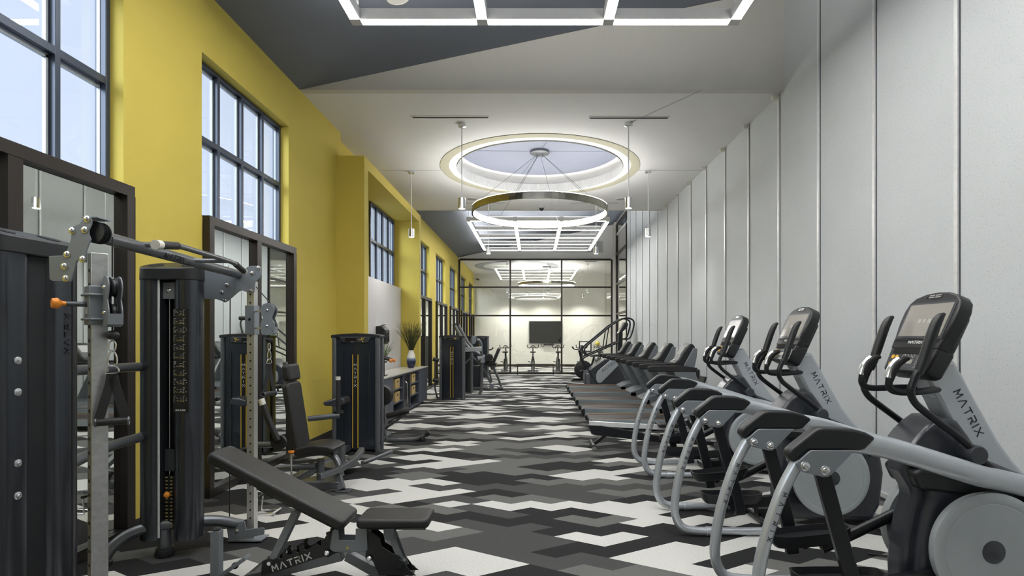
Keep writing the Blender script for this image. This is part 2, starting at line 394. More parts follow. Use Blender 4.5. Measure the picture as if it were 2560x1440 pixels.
# right wall: panels, strips, channel
b = MB(); b.bb(XR, XR+.2, Y0, 20.75, 0, 6.75); struct(b.build('wall_right', 'panel', smooth=False))
b = MB(); b.bb(XR-.018, XR, Y0, 20.75, 0, .05); struct(b.build('baseboard_right', 'alu', smooth=False))
Yk = []; inv = .000943-.000228*2
while True:
    y = F*XR*inv
    if y > 20.7: break
    if y > -3: Yk.append(y)
    inv += .0002288
for k, y in enumerate([-1.9,-.8,.3,1.35]+Yk):
    top = zc(XR)-.02 if (y < YB0 or y > YB1) else ZC+.0
    b = MB(); b.bb(XR-.022, XR, y-.024, y+.016, .05, top)
    t = b.build('trim_%d' % (k+10), 'alu', smooth=False, bev=.002); g = MB(); g.bb(XR-.006, XR+.001, y-.034, y-.024, .05, top); g.build('shadow_gap', 'gunmetal', t, smooth=False); struct(t)
    if YB0 < y < YB1:
        c = MB(); c.bb(XR-.10, XR, y-.03, y+.03, top-.07, top-.02); c.build('bracket', 'whitecap', t, smooth=False, bev=.004)
# ceilings
b = MB(); RC = 1.70; cx, cy = .12, 11.39
# flat ceiling with round hole
bm = b.bm; seg = 96
outer = []; per = [(XL-.3, YB0+.12), (XR+.2, YB0+.12), (XR+.2, YB1-.12), (XL-.3, YB1-.12)]
def edge_pt(a):
    dx, dy = math.cos(a), math.sin(a); t = 1e9
    if dx > 1e-9: t = min(t, (per[1][0]-cx)/dx)
    if dx < -1e-9: t = min(t, (per[0][0]-cx)/dx)
    if dy > 1e-9: t = min(t, (YB1-.12-cy)/dy)
    if dy < -1e-9: t = min(t, (YB0+.12-cy)/dy)
    return (cx+dx*t, cy+dy*t)
angs = sorted([2*PI*k/seg for k in range(seg)]+[math.atan2(p[1]-cy, p[0]-cx) % (2*PI) for p in per])
def ringf(r0, r1, z, m, name, edge=False):
    b = MB(); bm = b.bm; A = []; B = []
    for a in angs:
        A.append(bm.verts.new((cx+r0*math.cos(a), cy+r0*math.sin(a), z)))
        if edge: p = edge_pt(a); B.append(bm.verts.new((p[0], p[1], z)))
        else: B.append(bm.verts.new((cx+r1*math.cos(a), cy+r1*math.sin(a), z)))
    n = len(angs)
    for k in range(n): bm.faces.new((A[k], A[(k+1) % n], B[(k+1) % n], B[k]))
    return b
o = ringf(RC, 0, ZC+.02, 'white', 'c', True).build('ceiling', 'white', smooth=False); struct(o)
md = o.modifiers.new('thick', 'SOLIDIFY'); md.thickness = .04; md.offset = 0
o = ringf(1.855, 2.03, ZC-.005, 'tan', 'c').build('trim_40', 'tan', smooth=False); struct(o); md = o.modifiers.new('thick', 'SOLIDIFY'); md.thickness = .010; md.offset = 0
# recess: fluted band, cove, blue disc
b = MB(); bm = b.bm; n = 200; A = []; B = []
for k in range(n):
    a = 2*PI*k/n; r = RC-(.012 if k % 2 else 0)
    A.append(bm.verts.new((cx+r*math.cos(a), cy+r*math.sin(a), ZC-.02))); B.append(bm.verts.new((cx+r*math.cos(a), cy+r*math.sin(a), ZC+.17)))
for k in range(n): bm.faces.new((A[k], A[(k+1) % n], B[(k+1) % n], B[k]))
struct(b.build('trim_41', 'grid_side', smooth=False))
b = MB(); b.lathe([(RC, ZC+.17), (RC+.14, ZC+.17), (RC+.14, ZC+.30), (RC+.08, ZC+.36), (RC-.02, ZC+.38)], (cx, cy, 0), 96, cap=False)
bm = b.bm
struct(b.build('trim_42', 'white'))
b = MB(); b.lathe([(0.0, ZC+.38), (RC+.15, ZC+.38)], (cx, cy, 0), 96, cap=False); struct(b.build('ceiling', 'recess', smooth=False))
for dx, dy in ((1, .02), (.25, -1)):
    d = Vector((dx, dy, 0)).normalized()*1.68; q = d.cross(Vector((0,0,1))).normalized()*.006; c0 = Vector((cx, cy, ZC+.379))
    b = MB(); b.frame_prism([(-1,-1),(1,-1),(1,1),(-1,1)], c0, d, q, (0,0,1), -.003, 0); struct(b.build('trim_43', 'slate', smooth=False))
b = MB(); b.bb(XL, cx-2.03, 11.46, 11.47, ZC-.003, ZC); b.bb(cx+2.03, XR, 11.46, 11.47, ZC-.003, ZC)
p0, p1 = Vector((1.53, 8.93, ZC)), Vector((2.35, 7.73, ZC)); d = p1-p0; q = d.cross(Vector((0,0,1))).normalized()*.006
b.frame_prism([(0,-1),(1,-1),(1,1),(0,1)], p0, d, q, (0,0,1), -.003, 0); struct(b.build('trim_44', 'greyplast', smooth=False))
# bulkheads
b = MB(); b.prism([(XL-.3, ZC), (XR+.2, ZC), (XR+.2, zc(XR)+.1), (XL-.3, ZC+.05)], YB0, YB0+.12); struct(b.build('wall_bulkhead', 'bulk', smooth=False))
b = MB(); b.prism([(XL-.3, ZC), (XR+.2, ZC), (XR+.2, zc(XR)+.1), (XL-.3, ZC+.05)], YB1-.12, YB1); struct(b.build('wall_bulkhead', 'bulk', smooth=False))
for (y0, y1) in ((Y0-.1, YB0), (YB1, YG+.05)):
    b = MB(); b.prism([(XL-.3, ZC-SLOPE*.3), (XR+.3, zc(XR+.3)), (XR+.3, zc(XR+.3)+.12), (XL-.3, ZC+.1)], y0, y1); struct(b.build('ceiling', 'slate', smooth=False))
b = MB(); b.bb(XL-.3, 5.2, YG-.0, YEND+.1, ZC, ZC+.1); struct(b.build('ceiling', 'white', smooth=False))
# walls behind, studio walls
b = MB(); b.bb(-3.7, 3.8, Y0-.2, Y0, 0, 6.8); struct(b.build('wall_back', 'cream', smooth=False))
b = MB(); b.bb(-3.7, 5.2, YEND, YEND+.2, 0, ZC+.1); struct(b.build('wall_far', 'cream', smooth=False))
b = MB(); b.bb(XL, 5.0, YEND-.012, YEND, 0, .13); struct(b.build('baseboard_far', 'bronze', smooth=False))
b = MB(); b.bb(4.9, 5.1, 20.75, YEND, 0, 6.8); struct(b.build('wall_corridor', 'cream', smooth=False))
b = MB(); b.bb(3.55, 4.95, 20.60, 20.75, 0, 6.8); struct(b.build('wall_corridor', 'cream', smooth=False))
b = MB(); b.bb(3.5, 4.95, 20.75, 24.0, 5.9, 6.0); struct(b.build('ceiling', 'white', smooth=False))
b = MB(); b.prism([(XL-.3, ZC-.05), (XR+1.5, ZC-.05), (XR+1.5, 6.8), (XR+.2, zc(XR)+.1), (XL-.3, ZC+.05)], YG-.04, YG+.08); struct(b.build('wall_far_upper', 'white', smooth=False))
b = MB(); b.bb(3.41, 3.62, 23.45, 24.04, 0, 6.7); struct(b.build('wall_pier', 'cream', smooth=False))
# glass partition
def glazed(name, x0, x1, zs, xs, y, depth=.05, wd=.07, ax='x', ztop=None):
    t = thing(name, ((x0+x1)/2, y, 0) if ax == 'x' else (y, (x0+x1)/2, 0), None, None); struct(t); o = t.location.copy(); b = MB(); g = MB()
    def add(m, a0, a1, z0, z1, d):
        if ax == 'x': m.bb(a0, a1, y-d, y+d, z0, z1)
        else: m.bb(y-d, y+d, a0, a1, z0, z1)
    for k, xx in enumerate(xs): add(b, xx-wd/2, xx+wd/2, 0, zs[-1], depth)
    for z in zs: add(b, xs[0]+wd/2, xs[-1]-wd/2, z-wd/2, z+wd/2, depth*.98)
    b.build('window_frame', 'bronze', t, smooth=False, off=o)
    for a, c in zip(xs[:-1], xs[1:]):
        for z0, z1 in zip(zs[:-1], zs[1:]):
            g = MB(); add(g, a+wd/2, c-wd/2, z0+wd/2, z1-wd/2, .005); g.build('pane', 'pglass', t, smooth=False, off=o)
glazed('window_20', XL, 3.41, [.035, 2.54, 3.77, 4.97], [XL+.04, -1.03, 1.20, 3.375], YG-.02)
glazed('window_21', 20.85, 23.45, [.035, 2.585, 3.84, 5.1, 6.35], [20.88, 23.40], XR+.02, ax='y')
b = MB(); b.bb(XR, XR+.2, 20.7, 24, 6.38, 6.75); struct(b.build('wall_right', 'panel', smooth=False))
# ================================================================ CEILING FIXTURES
def grille(name, x0, x1, y, label):
    t = thing(name, ((x0+x1)/2, y, ZC), label, 'air vent', 'slot diffusers in the white ceiling'); w_ = (x1-x0)/2
    b = MB(); b.bb(-w_, w_, -.045, -.028, -.008, 0); b.bb(-w_, w_, .028, .045, -.008, 0); b.bb(-w_, -w_+.02, -.03, .03, -.008, 0); b.bb(w_-.02, w_, -.03, .03, -.008, 0)
    b.build('frame', 'white', t, smooth=False)
    b = MB(); b.bb(-w_+.02, w_-.02, -.028, .028, -.004, -.001); b.build('slot', 'slotblack', t, smooth=False)
grille('slot_diffuser', -1.93, -.70, 8.68, 'near left slot air diffuser in the white ceiling')
grille('slot_diffuser', .86, 2.13, 8.70, 'near right slot air diffuser in the white ceiling')
grille('slot_diffuser', -1.95, -.72, 14.2, 'far left slot air diffuser beyond the ring chandelier')
grille('slot_diffuser', .90, 2.18, 14.2, 'far right slot air diffuser beyond the ring chandelier')
def disc(name, x, y, z, r, m, label, cat, grp=None, tilt=None):
    t = thing(name, (x, y, z), label, cat, grp)
    if tilt: t.rotation_euler = (0, -math.atan(SLOPE), 0)
    b = MB(); b.lathe([(r, 0), (r, -.012), (r*.86, -.016), (r*.86, -.008), (0, -.008)], (0,0,0), 28); b.build('trim_ring', 'whitecap', t)
    b = MB(); b.lathe([(r*.84, -.006), (r*.84, -.010), (0, -.012)], (0,0,0), 28); b.build('face', m, t)
disc('ceiling_speaker', -1.55, 13.8, ZC, .14, 'greyplast', 'round ceiling speaker left of the chandelier', 'speaker')
disc('ceiling_speaker', 2.18, 13.8, ZC, .14, 'greyplast', 'round ceiling speaker right of the chandelier', 'speaker')
for x, y, l in ((-1.53, 6.2, 'white round ceiling fitting inside the near light grid'),):
    disc('ceiling_light', x, y, zc(x)-.01, .13, 'whitecap', l, 'light', tilt=1)
t = thing('strobe_alarm', (-2.0, 6.1, zc(-2.0)-.01), 'small white strobe alarm on slate ceiling by the near light grid', 'alarm')
b = MB(); b.lathe([(.06, 0), (.06, -.03), (.04, -.05), (0, -.055)]); b.build('base', 'white', t); b = MB(); b.bb(-.02, .02, -.02, .02, -.075, -.05); b.build('lens', 'greyplast', t, bev=.005)
for x, y, nm in ((-1.9, 17.2, 'leftmost'), (-.6, 17.2, 'second from left'), (.65, 16.6, 'second from right'), (1.75, 17.0, 'rightmost')):
    disc('downlight', x, y, zc(x)-.01, .10, 'lamp_disc', nm+' round downlight in slate ceiling above the far grid', 'light', 'downlights above the far light grid', tilt=1)
t = thing('dome_camera', (.20, 14.6, ZC), 'small dark dome security camera seen through the ring chandelier', 'camera')
b = MB(); b.lathe([(.085, 0), (.085, -.04), (.06, -.05), (0, -.05)]); b.build('base', 'bellcam', t); b = MB(); b.ball((0,0,-.06), .06); b.build('dome', 'black', t)
t = thing('wall_camera', (-3.1, 29.85, 4.75), 'small dark security camera high in the studio corner', 'camera')
b = MB(); b.bb(-.18, 0, -.02, .02, -.02, .02); b.build('bracket', 'greyplast', t); b = MB(); b.cyl((0,0,0), (.12,-.12,-.05), .05); b.build('body', 'black', t)

def light_grid(y0, label):
    W, L, z = 4.0, 5.33, 4.93; t = thing('light_grid', (.12, y0+L/2, z), label, 'light', 'white luminous ceiling grids'); w_ = .055; h = .12
    def bar(x0, x1, y0_, y1_):
        b = MB(); b.bb(x0, x1, y0_, y1_, .006, h); o = b.build('beam', 'grid_side', t, smooth=False, bev=.003)
        b = MB(); b.bb(x0+.006, x1-.006, y0_+.006, y1_-.006, 0, .006); b.build('diffuser', 'grid_light', o, smooth=False)
        b = MB(); b.bb(x0+.012, x1-.012, y0_+.012, y1_-.012, h, h+.004); b.build('top_glow_strip', 'grid_fill', o, smooth=False)  # added glowing strip, throws extra light upward
    for k in range(4):
        x = -W/2+W*k/3
        for j in range(4):
            ya = -L/2+L*j/4; bar(x-w_, x+w_, ya+w_, ya+L/4-w_)
    for j in range(5):
        y = -L/2+L*j/4
        for k in range(3):
            xa = -W/2+W*k/3; bar(xa+w_, xa+W/3-w_, y-w_, y+w_)
    b = MB()
    for k in range(4):
        for j in range(5): x, y = -W/2+W*k/3, -L/2+L*j/4; b.bb(x-w_, x+w_, y-w_, y+w_, -.001, h)
    b.build('corner_node', 'grid_side', t, smooth=False)
    b = MB()
    for k in (0, 3):
        for j in (0, 2, 4): x, y = -W/2+W*k/3, -L/2+L*j/4; b.cyl((x, y, h), (x, y, zc(x+.12)-z), .004, seg=6)
    b.build('suspension_wire', 'chrome', t)
light_grid(.51, 'large white luminous grid light over the foreground'); light_grid(15.87, 'white luminous grid light hung before the glass partition')

def chandelier(x, y, ztop, label, R1=1.40, zb=4.116, hh=.13):
    t = thing('ring_chandelier', (x, y, ztop), label, 'chandelier', 'polished ring chandeliers'); z0 = zb-ztop
    b = MB(); n = 66
    b.lathe([(R1-.028, z0), (R1, z0), (R1, z0+hh), (R1-.028, z0+hh), (R1-.028, z0)], (0,0,0), n); b.build('outer_band', 'ringmetal', t, smooth=False)
    b = MB(); b.lathe([(R1-.036, z0+.006), (R1-.030, z0+.006), (R1-.030, z0+hh-.01), (R1-.036, z0+hh-.01), (R1-.036, z0+.006)], (0,0,0), 120); df = b.build('diffuser', 'ring_light', t)
    b = MB()
    for k in range(110):
        a = 2*PI*k/110; c_, s_ = math.cos(a), math.sin(a); b.box(((R1-.045)*c_, (R1-.045)*s_, z0+hh/2), (.014, .006, hh-.01), ('Z', a))
    tag(b.build('crystal_fins', 'crystal', df, smooth=False), kind='stuff')
    b = MB(); b.lathe([(R1-.024, z0+hh), (R1-.004, z0+hh), (R1-.004, z0+hh+.006), (R1-.024, z0+hh+.006), (R1-.024, z0+hh)], (0,0,0), 96); b.build('top_glow_strip', 'ring_up', t)
    b = MB(); b.lathe([(.20, 0), (.20, -.05), (.185, -.055), (0, -.055)], (0,0,0), 36); b.build('canopy', 'ironox', t)
    b = MB()
    for k in range(4): a = PI/4+k*PI/2; b.cyl((.09*math.cos(a), .09*math.sin(a), -.05), (.09*math.cos(a), .09*math.sin(a), -.10), .012, seg=8)
    b.build('canopy_pin', 'chrome', t)
    b = MB()
    for k in range(6):
        a = R(12)+k*PI/3; b.cyl((.06*math.cos(a), .06*math.sin(a), -.08), ((R1-.02)*math.cos(a), (R1-.02)*math.sin(a), z0+hh), .0035, seg=6)
    b.build('suspension_wire', 'gunmetal', t)
M['ringmetal'] = mat('polished_bronze_mirror', (.42,.40,.34), .10, 1, var=.35, scale=5)
chandelier(cx, cy, ZC+.38, 'large mirrored ring chandelier under the round ceiling recess')
chandelier(.62, 27, ZC, 'ring chandelier inside the glazed studio')
b = MB(); b.lathe([(1.62, -.01), (2.05, -.01), (2.05, 0)], (-.84, 27, ZC), 64, cap=False); struct(b.build('trim_45', 'greyplast', smooth=False))

def pendant(x, y, label, grp, lit=0):
    t = thing('pendant_light', (x, y, ZC), label, 'light', grp)
    b = MB(); b.lathe([(.065, 0), (.065, -.045), (.055, -.05), (0, -.05)]); b.build('canopy', 'chrome', t)
    b = MB(); b.cyl((0,0,-.05), (0,0,-1.21), .009, seg=10); b.build('rod', 'alu', t)
    b = MB(); b.lathe([(0,-1.20), (.058, -1.205), (.060, -1.375), (.052, -1.375), (.052, -1.35)], cap=False); o = b.build('shade', 'chrome', t)
    b = MB(); b.lathe([(.051, -1.352), (.051, -1.356), (0, -1.356)]); b.build('lamp', 'lamp_disc', o)
    lamp('SPOT', 'pendant_lamp', (x, y, ZC-1.37), lit or PEND_W, color=(1,.97,.92))
g1 = 'cylinder pendants around the ring chandelier'
for x, y, l in ((-1.17, 8.96, 'nearest left'), (1.53, 8.93, 'nearest right'), (-2.555, 11.5, 'outermost left'), (2.37, 11.45, 'outermost right'), (-1.14, 13.8, 'farthest left'), (1.55, 13.8, 'farthest right')):
    pendant(x, y, l+' chrome cylinder pendant hung around the ring chandelier', g1)
for x, y, l in ((-1.26, 25.9, 'front left'), (.66, 25.9, 'front middle'), (2.53, 25.9, 'front right'), (-1.3, 29, 'rear left'), (.5, 29, 'rear middle'), (2.56, 29, 'rear right')):
    pendant(x, y, l+' cylinder pendant inside the glazed studio', 'cylinder pendants in the studio', 240)
for x, y, l in ((2.6, 25.2, 'right'), (-1.5, 25.2, 'left')):
    t = thing('ceiling_vent', (x, y, ZC), l+' small ceiling vent inside the glazed studio', 'air vent', 'small studio ceiling vents'); b = MB(); b.bb(-.3, .3, -.1, .1, -.01, 0); b.build('frame', 'white', t)
    b = MB(); b.bb(-.27, .27, -.07, .07, -.014, -.008); b.build('slot', 'slotblack', t)
t = thing('air_grille', (1.97, YG-.04, 5.28), 'wide louvred air grille on white wall above the partition', 'air vent')
b = MB(); b.bb(-1.03, 1.03, -.015, 0, 0, .03); b.bb(-1.03, 1.03, -.015, 0, .47, .50); b.bb(-1.03, -1.0, -.015, 0, .03, .47); b.bb(1.0, 1.03, -.015, 0, .03, .47)
for k in range(1, 10): b.bb(-1.03+.206*k-.01, -1.03+.206*k+.01, -.014, 0, .03, .47)
b.build('frame', 'grid_side', t, smooth=False)
b = MB()
for k in range(14): b.box((0, -.006, .045+k*.031), (1.98, .002, .018), ('X', R(35)))
b.build('louvre', 'greyplast', t, smooth=False)
# ================================================================ ELLIPTICALS (machine x axis points to the right wall)
def rrect(w_, h_, r, n=4, cx_=0, cy_=0):
    out = []
    for (sx, sy, a0) in ((1,1,0),(-1,1,90),(-1,-1,180),(1,-1,270)):
        for k in range(n+1):
            a = R(a0+90*k/n); out.append((cx_+sx*(w_/2-r)+r*math.cos(a), cy_+sy*(h_/2-r)+r*math.sin(a)))
    return out
def off_pts(pts, o): return [(x-o[0], z) for x, z in pts]
def make_elliptical(label, grp):
    OX = 2.0; t = thing('elliptical_trainer', (2.0, 3.22, 0), label, 'elliptical trainer', grp)
    X = lambda x: x-OX
    def P2(l): return [(X(a), b) for a, b in l]
    # frame base
    b = MB(); b.tube([(X(1.95), 0, .09), (X(2.95), 0, .09)], .05, sm=0, ry=.045, sq=True, up=(0,1,0)); b.tube([(X(1.98), -.34, .045), (X(1.98), .34, .045)], .035, sm=0)
    b.build('base_beam', 'blacktube', t, bev=.006)
    b = MB(); b.tube([(X(2.93), -.36, .05), (X(2.93), .36, .05)], .045, sm=0, ry=.04, sq=True, up=(0,0,1)); b.build('front_foot', 'greyplast', t, bev=.015)
    for s in (-1, 1):
        ys = .33*s
        b = MB(); b.tube([(X(x), ys, z) for x, z in [(1.385,.955),(1.33,.86),(1.279,.75),(1.20,.506),(1.165,.30),(1.160,.17),(1.215,.06),(1.33,.040),(1.42,.037)]], .033, sm=3, seg=16)
        leg = b.build('rear_frame_leg', 'silver', t)
        o_ = Vector((X(1.27), ys-.034, .70)); d = Vector((.095, 0, .28)).normalized()
        n_ = Vector((0,-1,0)); lettering(leg, 'logo_dark', o_+Vector((-.012,0,-.03)), -d, (d.z, 0, -d.x), .021, st=.16, gap=1.6)
        b = MB(); b.cyl((X(1.42), ys, .037), (X(1.47), ys, .037), .037, seg=20); b.torus((X(1.42), ys, .037), .034, .005, 'x'); b.build('frame_coupling', 'silver', t)
        b = MB(); b.cyl((X(1.47), ys, .037), (X(1.98), ys, .040), .031, seg=16); b.build('floor_tube', 'silver', t)
        # long side beam curving in to the body
        b = MB(); pts = [(1.60,.33,1.055),(1.76,.33,1.045),(1.98,.328,.985),(2.20,.315,.915),(2.36,.28,.865),(2.44,.235,.842),(2.55,.21,.82),(2.72,.20,.775)]
        b.tube([(X(x), y*s, z) for x, y, z in pts], [.034,.038,.042,.044,.045,.044,.042,.038], sm=2, up=(0,1,0), ry=.058, seg=20); b.build('side_beam', 'silver', t)
        # dark arm cover
        cv = [(1965,1140),(1966,1126),(1976,1116),(2024,1078),(2036,1070),(2050,1067.5),(2090,1068.5),(2126,1071),(2157,1079),(2181,1092),(2168,1108),(2154,1121),(2140,1124),(2114,1123),(2013,1124),(1984,1149),(1974,1153)]
        b = MB(); o2 = []
        for px, py in cv: v = at(px, py, 2.885); o2.append((X(v.x), v.z))
        b.prism(o2, ys-.040, ys+.040); b.build('arm_cover', 'black', t, bev=.014, seg=3)
        # pivot plates, bolts
        pl = [(2011.5,1123.7),(2018,1121),(2122,1122),(2066.5,1180),(2058,1186),(2046,1187),(2034,1184),(1997.8,1175),(1985,1168),(1978,1154)]
        for q in (-1, 1):
            o2 = []
            for px, py in pl: v = at(px, py, 2.885); o2.append((X(v.x), v.z))
            b = MB(); b.prism(o2, ys+q*.044, ys+q*.058); p = b.build('pivot_plate', 'platesil', t, bev=.003)
            for px, py in ((2000,1160),(2049.7,1170.5)):
                v = at(px, py, 2.885); b = MB(); b.lathe([(.026,0),(.024,q*.004),(.017,q*.006),(.016,q*.012),(.009,q*.017),(.004,q*.017),(0,q*.010)], (X(v.x), ys+q*.058, v.z), 20, 'y', cap=False); b.build('bolt', 'chrome', p)
        # swing link
        ph = 1 if s < 0 else .93
        xe, ze = (1.69, .20) if s < 0 else (1.66, .24)
        b = MB(); b.tube([(X(1.497), ys, .93), (X(1.60), ys, .55), (X(xe-.01), ys, ze+.08), (X(xe+.0), ys, ze-.03)], .020, sm=2, up=(0,1,0), ry=.040, sq=True); b.build('swing_link', 'blacktube', t, bev=.008)
        # pedal
        px_, pz, tilt = (1.66, .265, 0) if s < 0 else (1.70, .36, R(-6)); py_ = .20*s
        out = []
        for k in range(28):
            a = 2*PI*k/28; c_, s_ = math.cos(a), math.sin(a)
            out.append((.24*abs(c_)**.7*(1 if c_ > 0 else -1), .085*abs(s_)**.6*(1 if s_ > 0 else -1)))
        rot = Matrix.Rotation(tilt, 4, 'Y'); b = MB(); bm = b.bm
        lv = [(.90, -.03), (1.0, .0), (1.06, .045), (1.0, .045), (.93, .008), (0, .004)]; rows = []
        for sc, h in lv:
            rr = []
            for x, y in out:
                hh = h + (.025*max(0, abs(x)/.24-.6) if sc > .98 and h > .02 else 0)
                rr.append(bm.verts.new(rot @ Vector((x*sc, y*sc, hh)) + Vector((X(px_), py_, pz))))
            rows.append(rr)
        n = len(out)
        for a_, c_ in zip(rows[:-1], rows[1:]):
            for k in range(n): bm.faces.new((a_[k], a_[(k+1) % n], c_[(k+1) % n], c_[k]))
        bm.faces.new(rows[0][::-1]); b.build('pedal', 'black', t)
        b = MB(); b.tube([(X(px_-.02), ys*.93, pz-.05), (X(px_-.02), py_, pz-.05)], .025, sm=0); b.build('pedal_axle', 'blacktube', t)
        b = MB()
        if s < 0: b.tube([(X(1.62), py_, .225), (X(2.05), py_*.8, .235), (X(2.45), py_*.6, .30)], .022, sm=1, up=(0,1,0), ry=.045, sq=True)
        else: b.tube([(X(1.78), py_, .29), (X(1.93), py_, .36), (X(2.30), py_*.7, .575), (X(2.45), py_*.6, .62)], .025, sm=1, up=(0,1,0), ry=.035, seg=14)
        b.build('pedal_bar', 'blacktube', t, bev=.006 if s < 0 else 0)
    # body
    body = P2([(1.99,.87),(1.985,.83),(2.045,.735),(2.055,.69),(2.03,.60),(2.00,.45),(1.985,.28),(1.995,.06),(2.88,.05),(2.955,.18),(2.985,.45),(2.955,.62),(2.88,.73),(2.75,.83),(2.5,.93),(2.15,.96)])
    main = [(a+(.17 if a < X(2.1) else 0), c) for a, c in body]; core = [(a+(.11 if a < X(2.1) else 0), c) for a, c in body]
    b = MB(); b.prism(main, -.13, .13); dh = b.build('drive_housing', 'slateplast', t, bev=.04, seg=4)
    b = MB(); b.prism(core, -.075, .075); b.build('housing_neck', 'slateplast', dh, bev=.03, seg=4)
    b = MB(); b.lathe([(.25,-.18),(.27,-.17),(.27,.17),(.25,.18)], (X(2.50), 0, .44), 48, 'y'); b.build('wheel_arch', 'black', dh)
    b = MB(); b.prism(P2([(2.12,.835),(2.16,.745),(2.20,.74),(2.5,.70),(2.9,.62),(2.86,.74),(2.5,.80),(2.16,.87)]), -.14, .14); b.build('housing_band', 'black', t, bev=.02)
    sh = P2([(2.06,.93),(2.12,.99),(2.165,1.05),(2.215,1.10),(2.275,1.143),(2.33,1.148),(2.38,1.13),(2.44,1.05),(2.52,.93),(2.62,.85),(2.3,.82)])
    b = MB(); b.prism(sh, -.13, .13); b.build('top_shroud', 'slateplast', t, bev=.03, seg=3)
    post = P2([(2.215,1.40),(2.27,1.45),(2.40,1.47),(2.525,1.235),(2.657,1.0),(2.74,.89),(2.83,.79),(2.93,.64),(2.995,.47),(2.95,.40),(2.86,.60),(2.70,.76),(2.50,.90),(2.42,1.02),(2.31,1.24)])
    b = MB(); b.prism(post, -.075, .075); po = b.build('upright_post', 'silver', t, bev=.022, seg=3)
    d = Vector((.25, 0, -.47)).normalized(); lettering(po, 'logo_dark', (X(2.475), -.0765, 1.17), d, (.47, 0, .25), .042, st=.13, gap=.46)
    for s in (-1, 1):
        b = MB(); b.lathe([(.308, s*.18), (.316, s*.20), (.316, s*.232), (.300, s*.242), (.262, s*.242), (.259, s*.2405), (.256, s*.243), (0, s*.243)], (X(2.48), 0, .44), 64, 'y'); dsc = b.build('side_disc', 'greyplast', t)
        b = MB(); b.lathe([(.062, s*.240), (.062, s*.246), (.058, s*.2475), (0, s*.2475)], (X(2.48), 0, .44), 32, 'y'); b.build('disc_hub', 'slateplast', dsc)
        b = MB(); b.lathe([(.048, s*.13), (.052, s*.14), (.052, s*.24), (.046, s*.25), (0, s*.252)], (X(2.40), 0, .962), 24, 'y'); b.build('handle_hub', 'slateplast', t, bev=.003)
        yh = .215*s; b = MB(); b.tube([(X(x), yh, z) for x, z in [(2.40,.975),(2.33,1.045),(2.12,1.198),(2.068,1.245),(2.045,1.305),(2.075,1.385),(2.10,1.425)]], .0195, sm=2, seg=14); b.build('moving_handle', 'blacktube', t)
        b = MB(); b.tube([(X(2.092), yh, 1.40), (X(2.115), yh, 1.46), (X(2.15), yh, 1.57), (X(2.185), yh, 1.67), (X(2.21), yh, 1.712), (X(2.235), yh, 1.727)], [.022,.026,.028,.027,.022,.009], sm=2, seg=14, up=(0,1,0)); b.build('handle_grip', 'black', t)
        b = MB(); b.tube([(X(2.41), .20*s, .95), (X(2.60), .19*s, .82), (X(2.84), .17*s, .62)], .022, sm=1, seg=12); b.build('lower_link', 'blacktube', t)
        yf = .128*s; b = MB(); b.tube([(X(2.33), .05*s, 1.30), (X(2.25), .09*s, 1.30), (X(2.15), yf, 1.293), (X(2.03), yf, 1.29), (X(1.985), yf, 1.315), (X(1.99), yf, 1.37)], .019, sm=2, seg=14); b.build('fixed_handle', 'blacktube', t)
        b = MB(); b.tube([(X(1.99), yf, 1.355), (X(2.005), yf, 1.41), (X(2.03), yf, 1.455), (X(2.075), yf, 1.478), (X(2.10), yf, 1.48)], [.020,.027,.027,.020,.010], sm=2, seg=14); g = b.build('pulse_grip', 'rubber', t)
        b = MB(); b.tube([(X(1.985), yf, 1.372), (X(1.995), yf, 1.41), (X(2.016), yf, 1.452), (X(2.045), yf, 1.474)], .021, sm=1, seg=14, up=(0,1,0), ry=.022); b.build('sensor_plate', 'chrome', g)
    b = MB(); b.bb(X(2.26), X(2.34), -.055, .055, 1.33, 1.36); b.bb(X(2.30), X(2.36), -.055, .055, 1.25, 1.275); b.build('handle_clamp', 'chrome', t, bev=.006)
    # console: tilted frame, U across (towards far side), V up, N towards the user
    V = Vector((.406, 0, .914)).normalized(); N_ = Vector((-.914, 0, .406)).normalized(); U = Vector((0, 1, 0)); O = Vector((X(2.29), 0, 1.70))
    outl = [(-.20,-.155),(.20,-.155),(.222,-.02),(.222,.06),(.205,.115),(.165,.150),(.09,.172),(0,.178),(-.09,.172),(-.165,.150),(-.205,.115),(-.222,.06),(-.222,-.02)]
    b = MB(); b.frame_prism(outl, O, U, V, N_, -.075, .006); con = b.build('console', 'black', t, bev=.012, seg=3)
    b = MB(); b.frame_prism([(-.195,-.15),(-.175,-.27),(-.12,-.34),(.12,-.34),(.175,-.27),(.195,-.15),(.20,.05),(-.20,.05)], O, U, V, N_, -.10, -.02); b.build('console_back', 'black', con, bev=.02, seg=3)
    b = MB(); b.frame_prism([(-.20,-.185),(.20,-.185),(.205,-.12),(-.205,-.12)], O, U, V, N_, -.06, .006); b.build('logo_strip', 'black', con, bev=.008)
    b = MB(); b.frame_prism(rrect(.385,.232,.006,2,0,-.005), O, U, V, N_, .004, .008); b.build('screen_bezel', 'slateplast', con)
    b = MB(); b.frame_prism(rrect(.35,.205,.004,2,0,-.004), O, U, V, N_, .007, .0095); sc_ = b.build('screen', 'screen', con)
    b = MB()
    for k in (-1, 0, 1): b.frame_prism(rrect(.028,.026,.002,1,k*.04,-.01), O, U, V, N_, .0094, .0100)
    b.build('screen_icon', 'icon', sc_)
    b = MB()
    for k in range(2):
        for j in range(2): b.frame_prism(rrect(.045,.008,.002,1,-.025+k*.05,.142+j*.012), O, U, V, N_, .004, .010)
    b.build('speaker_slot', 'chrome', con); b = MB(); b.frame_prism(rrect(.02,.014,.004,2,.075,.146), O, U, V, N_, .004, .009); b.build('camera_window', 'slateplast', con)
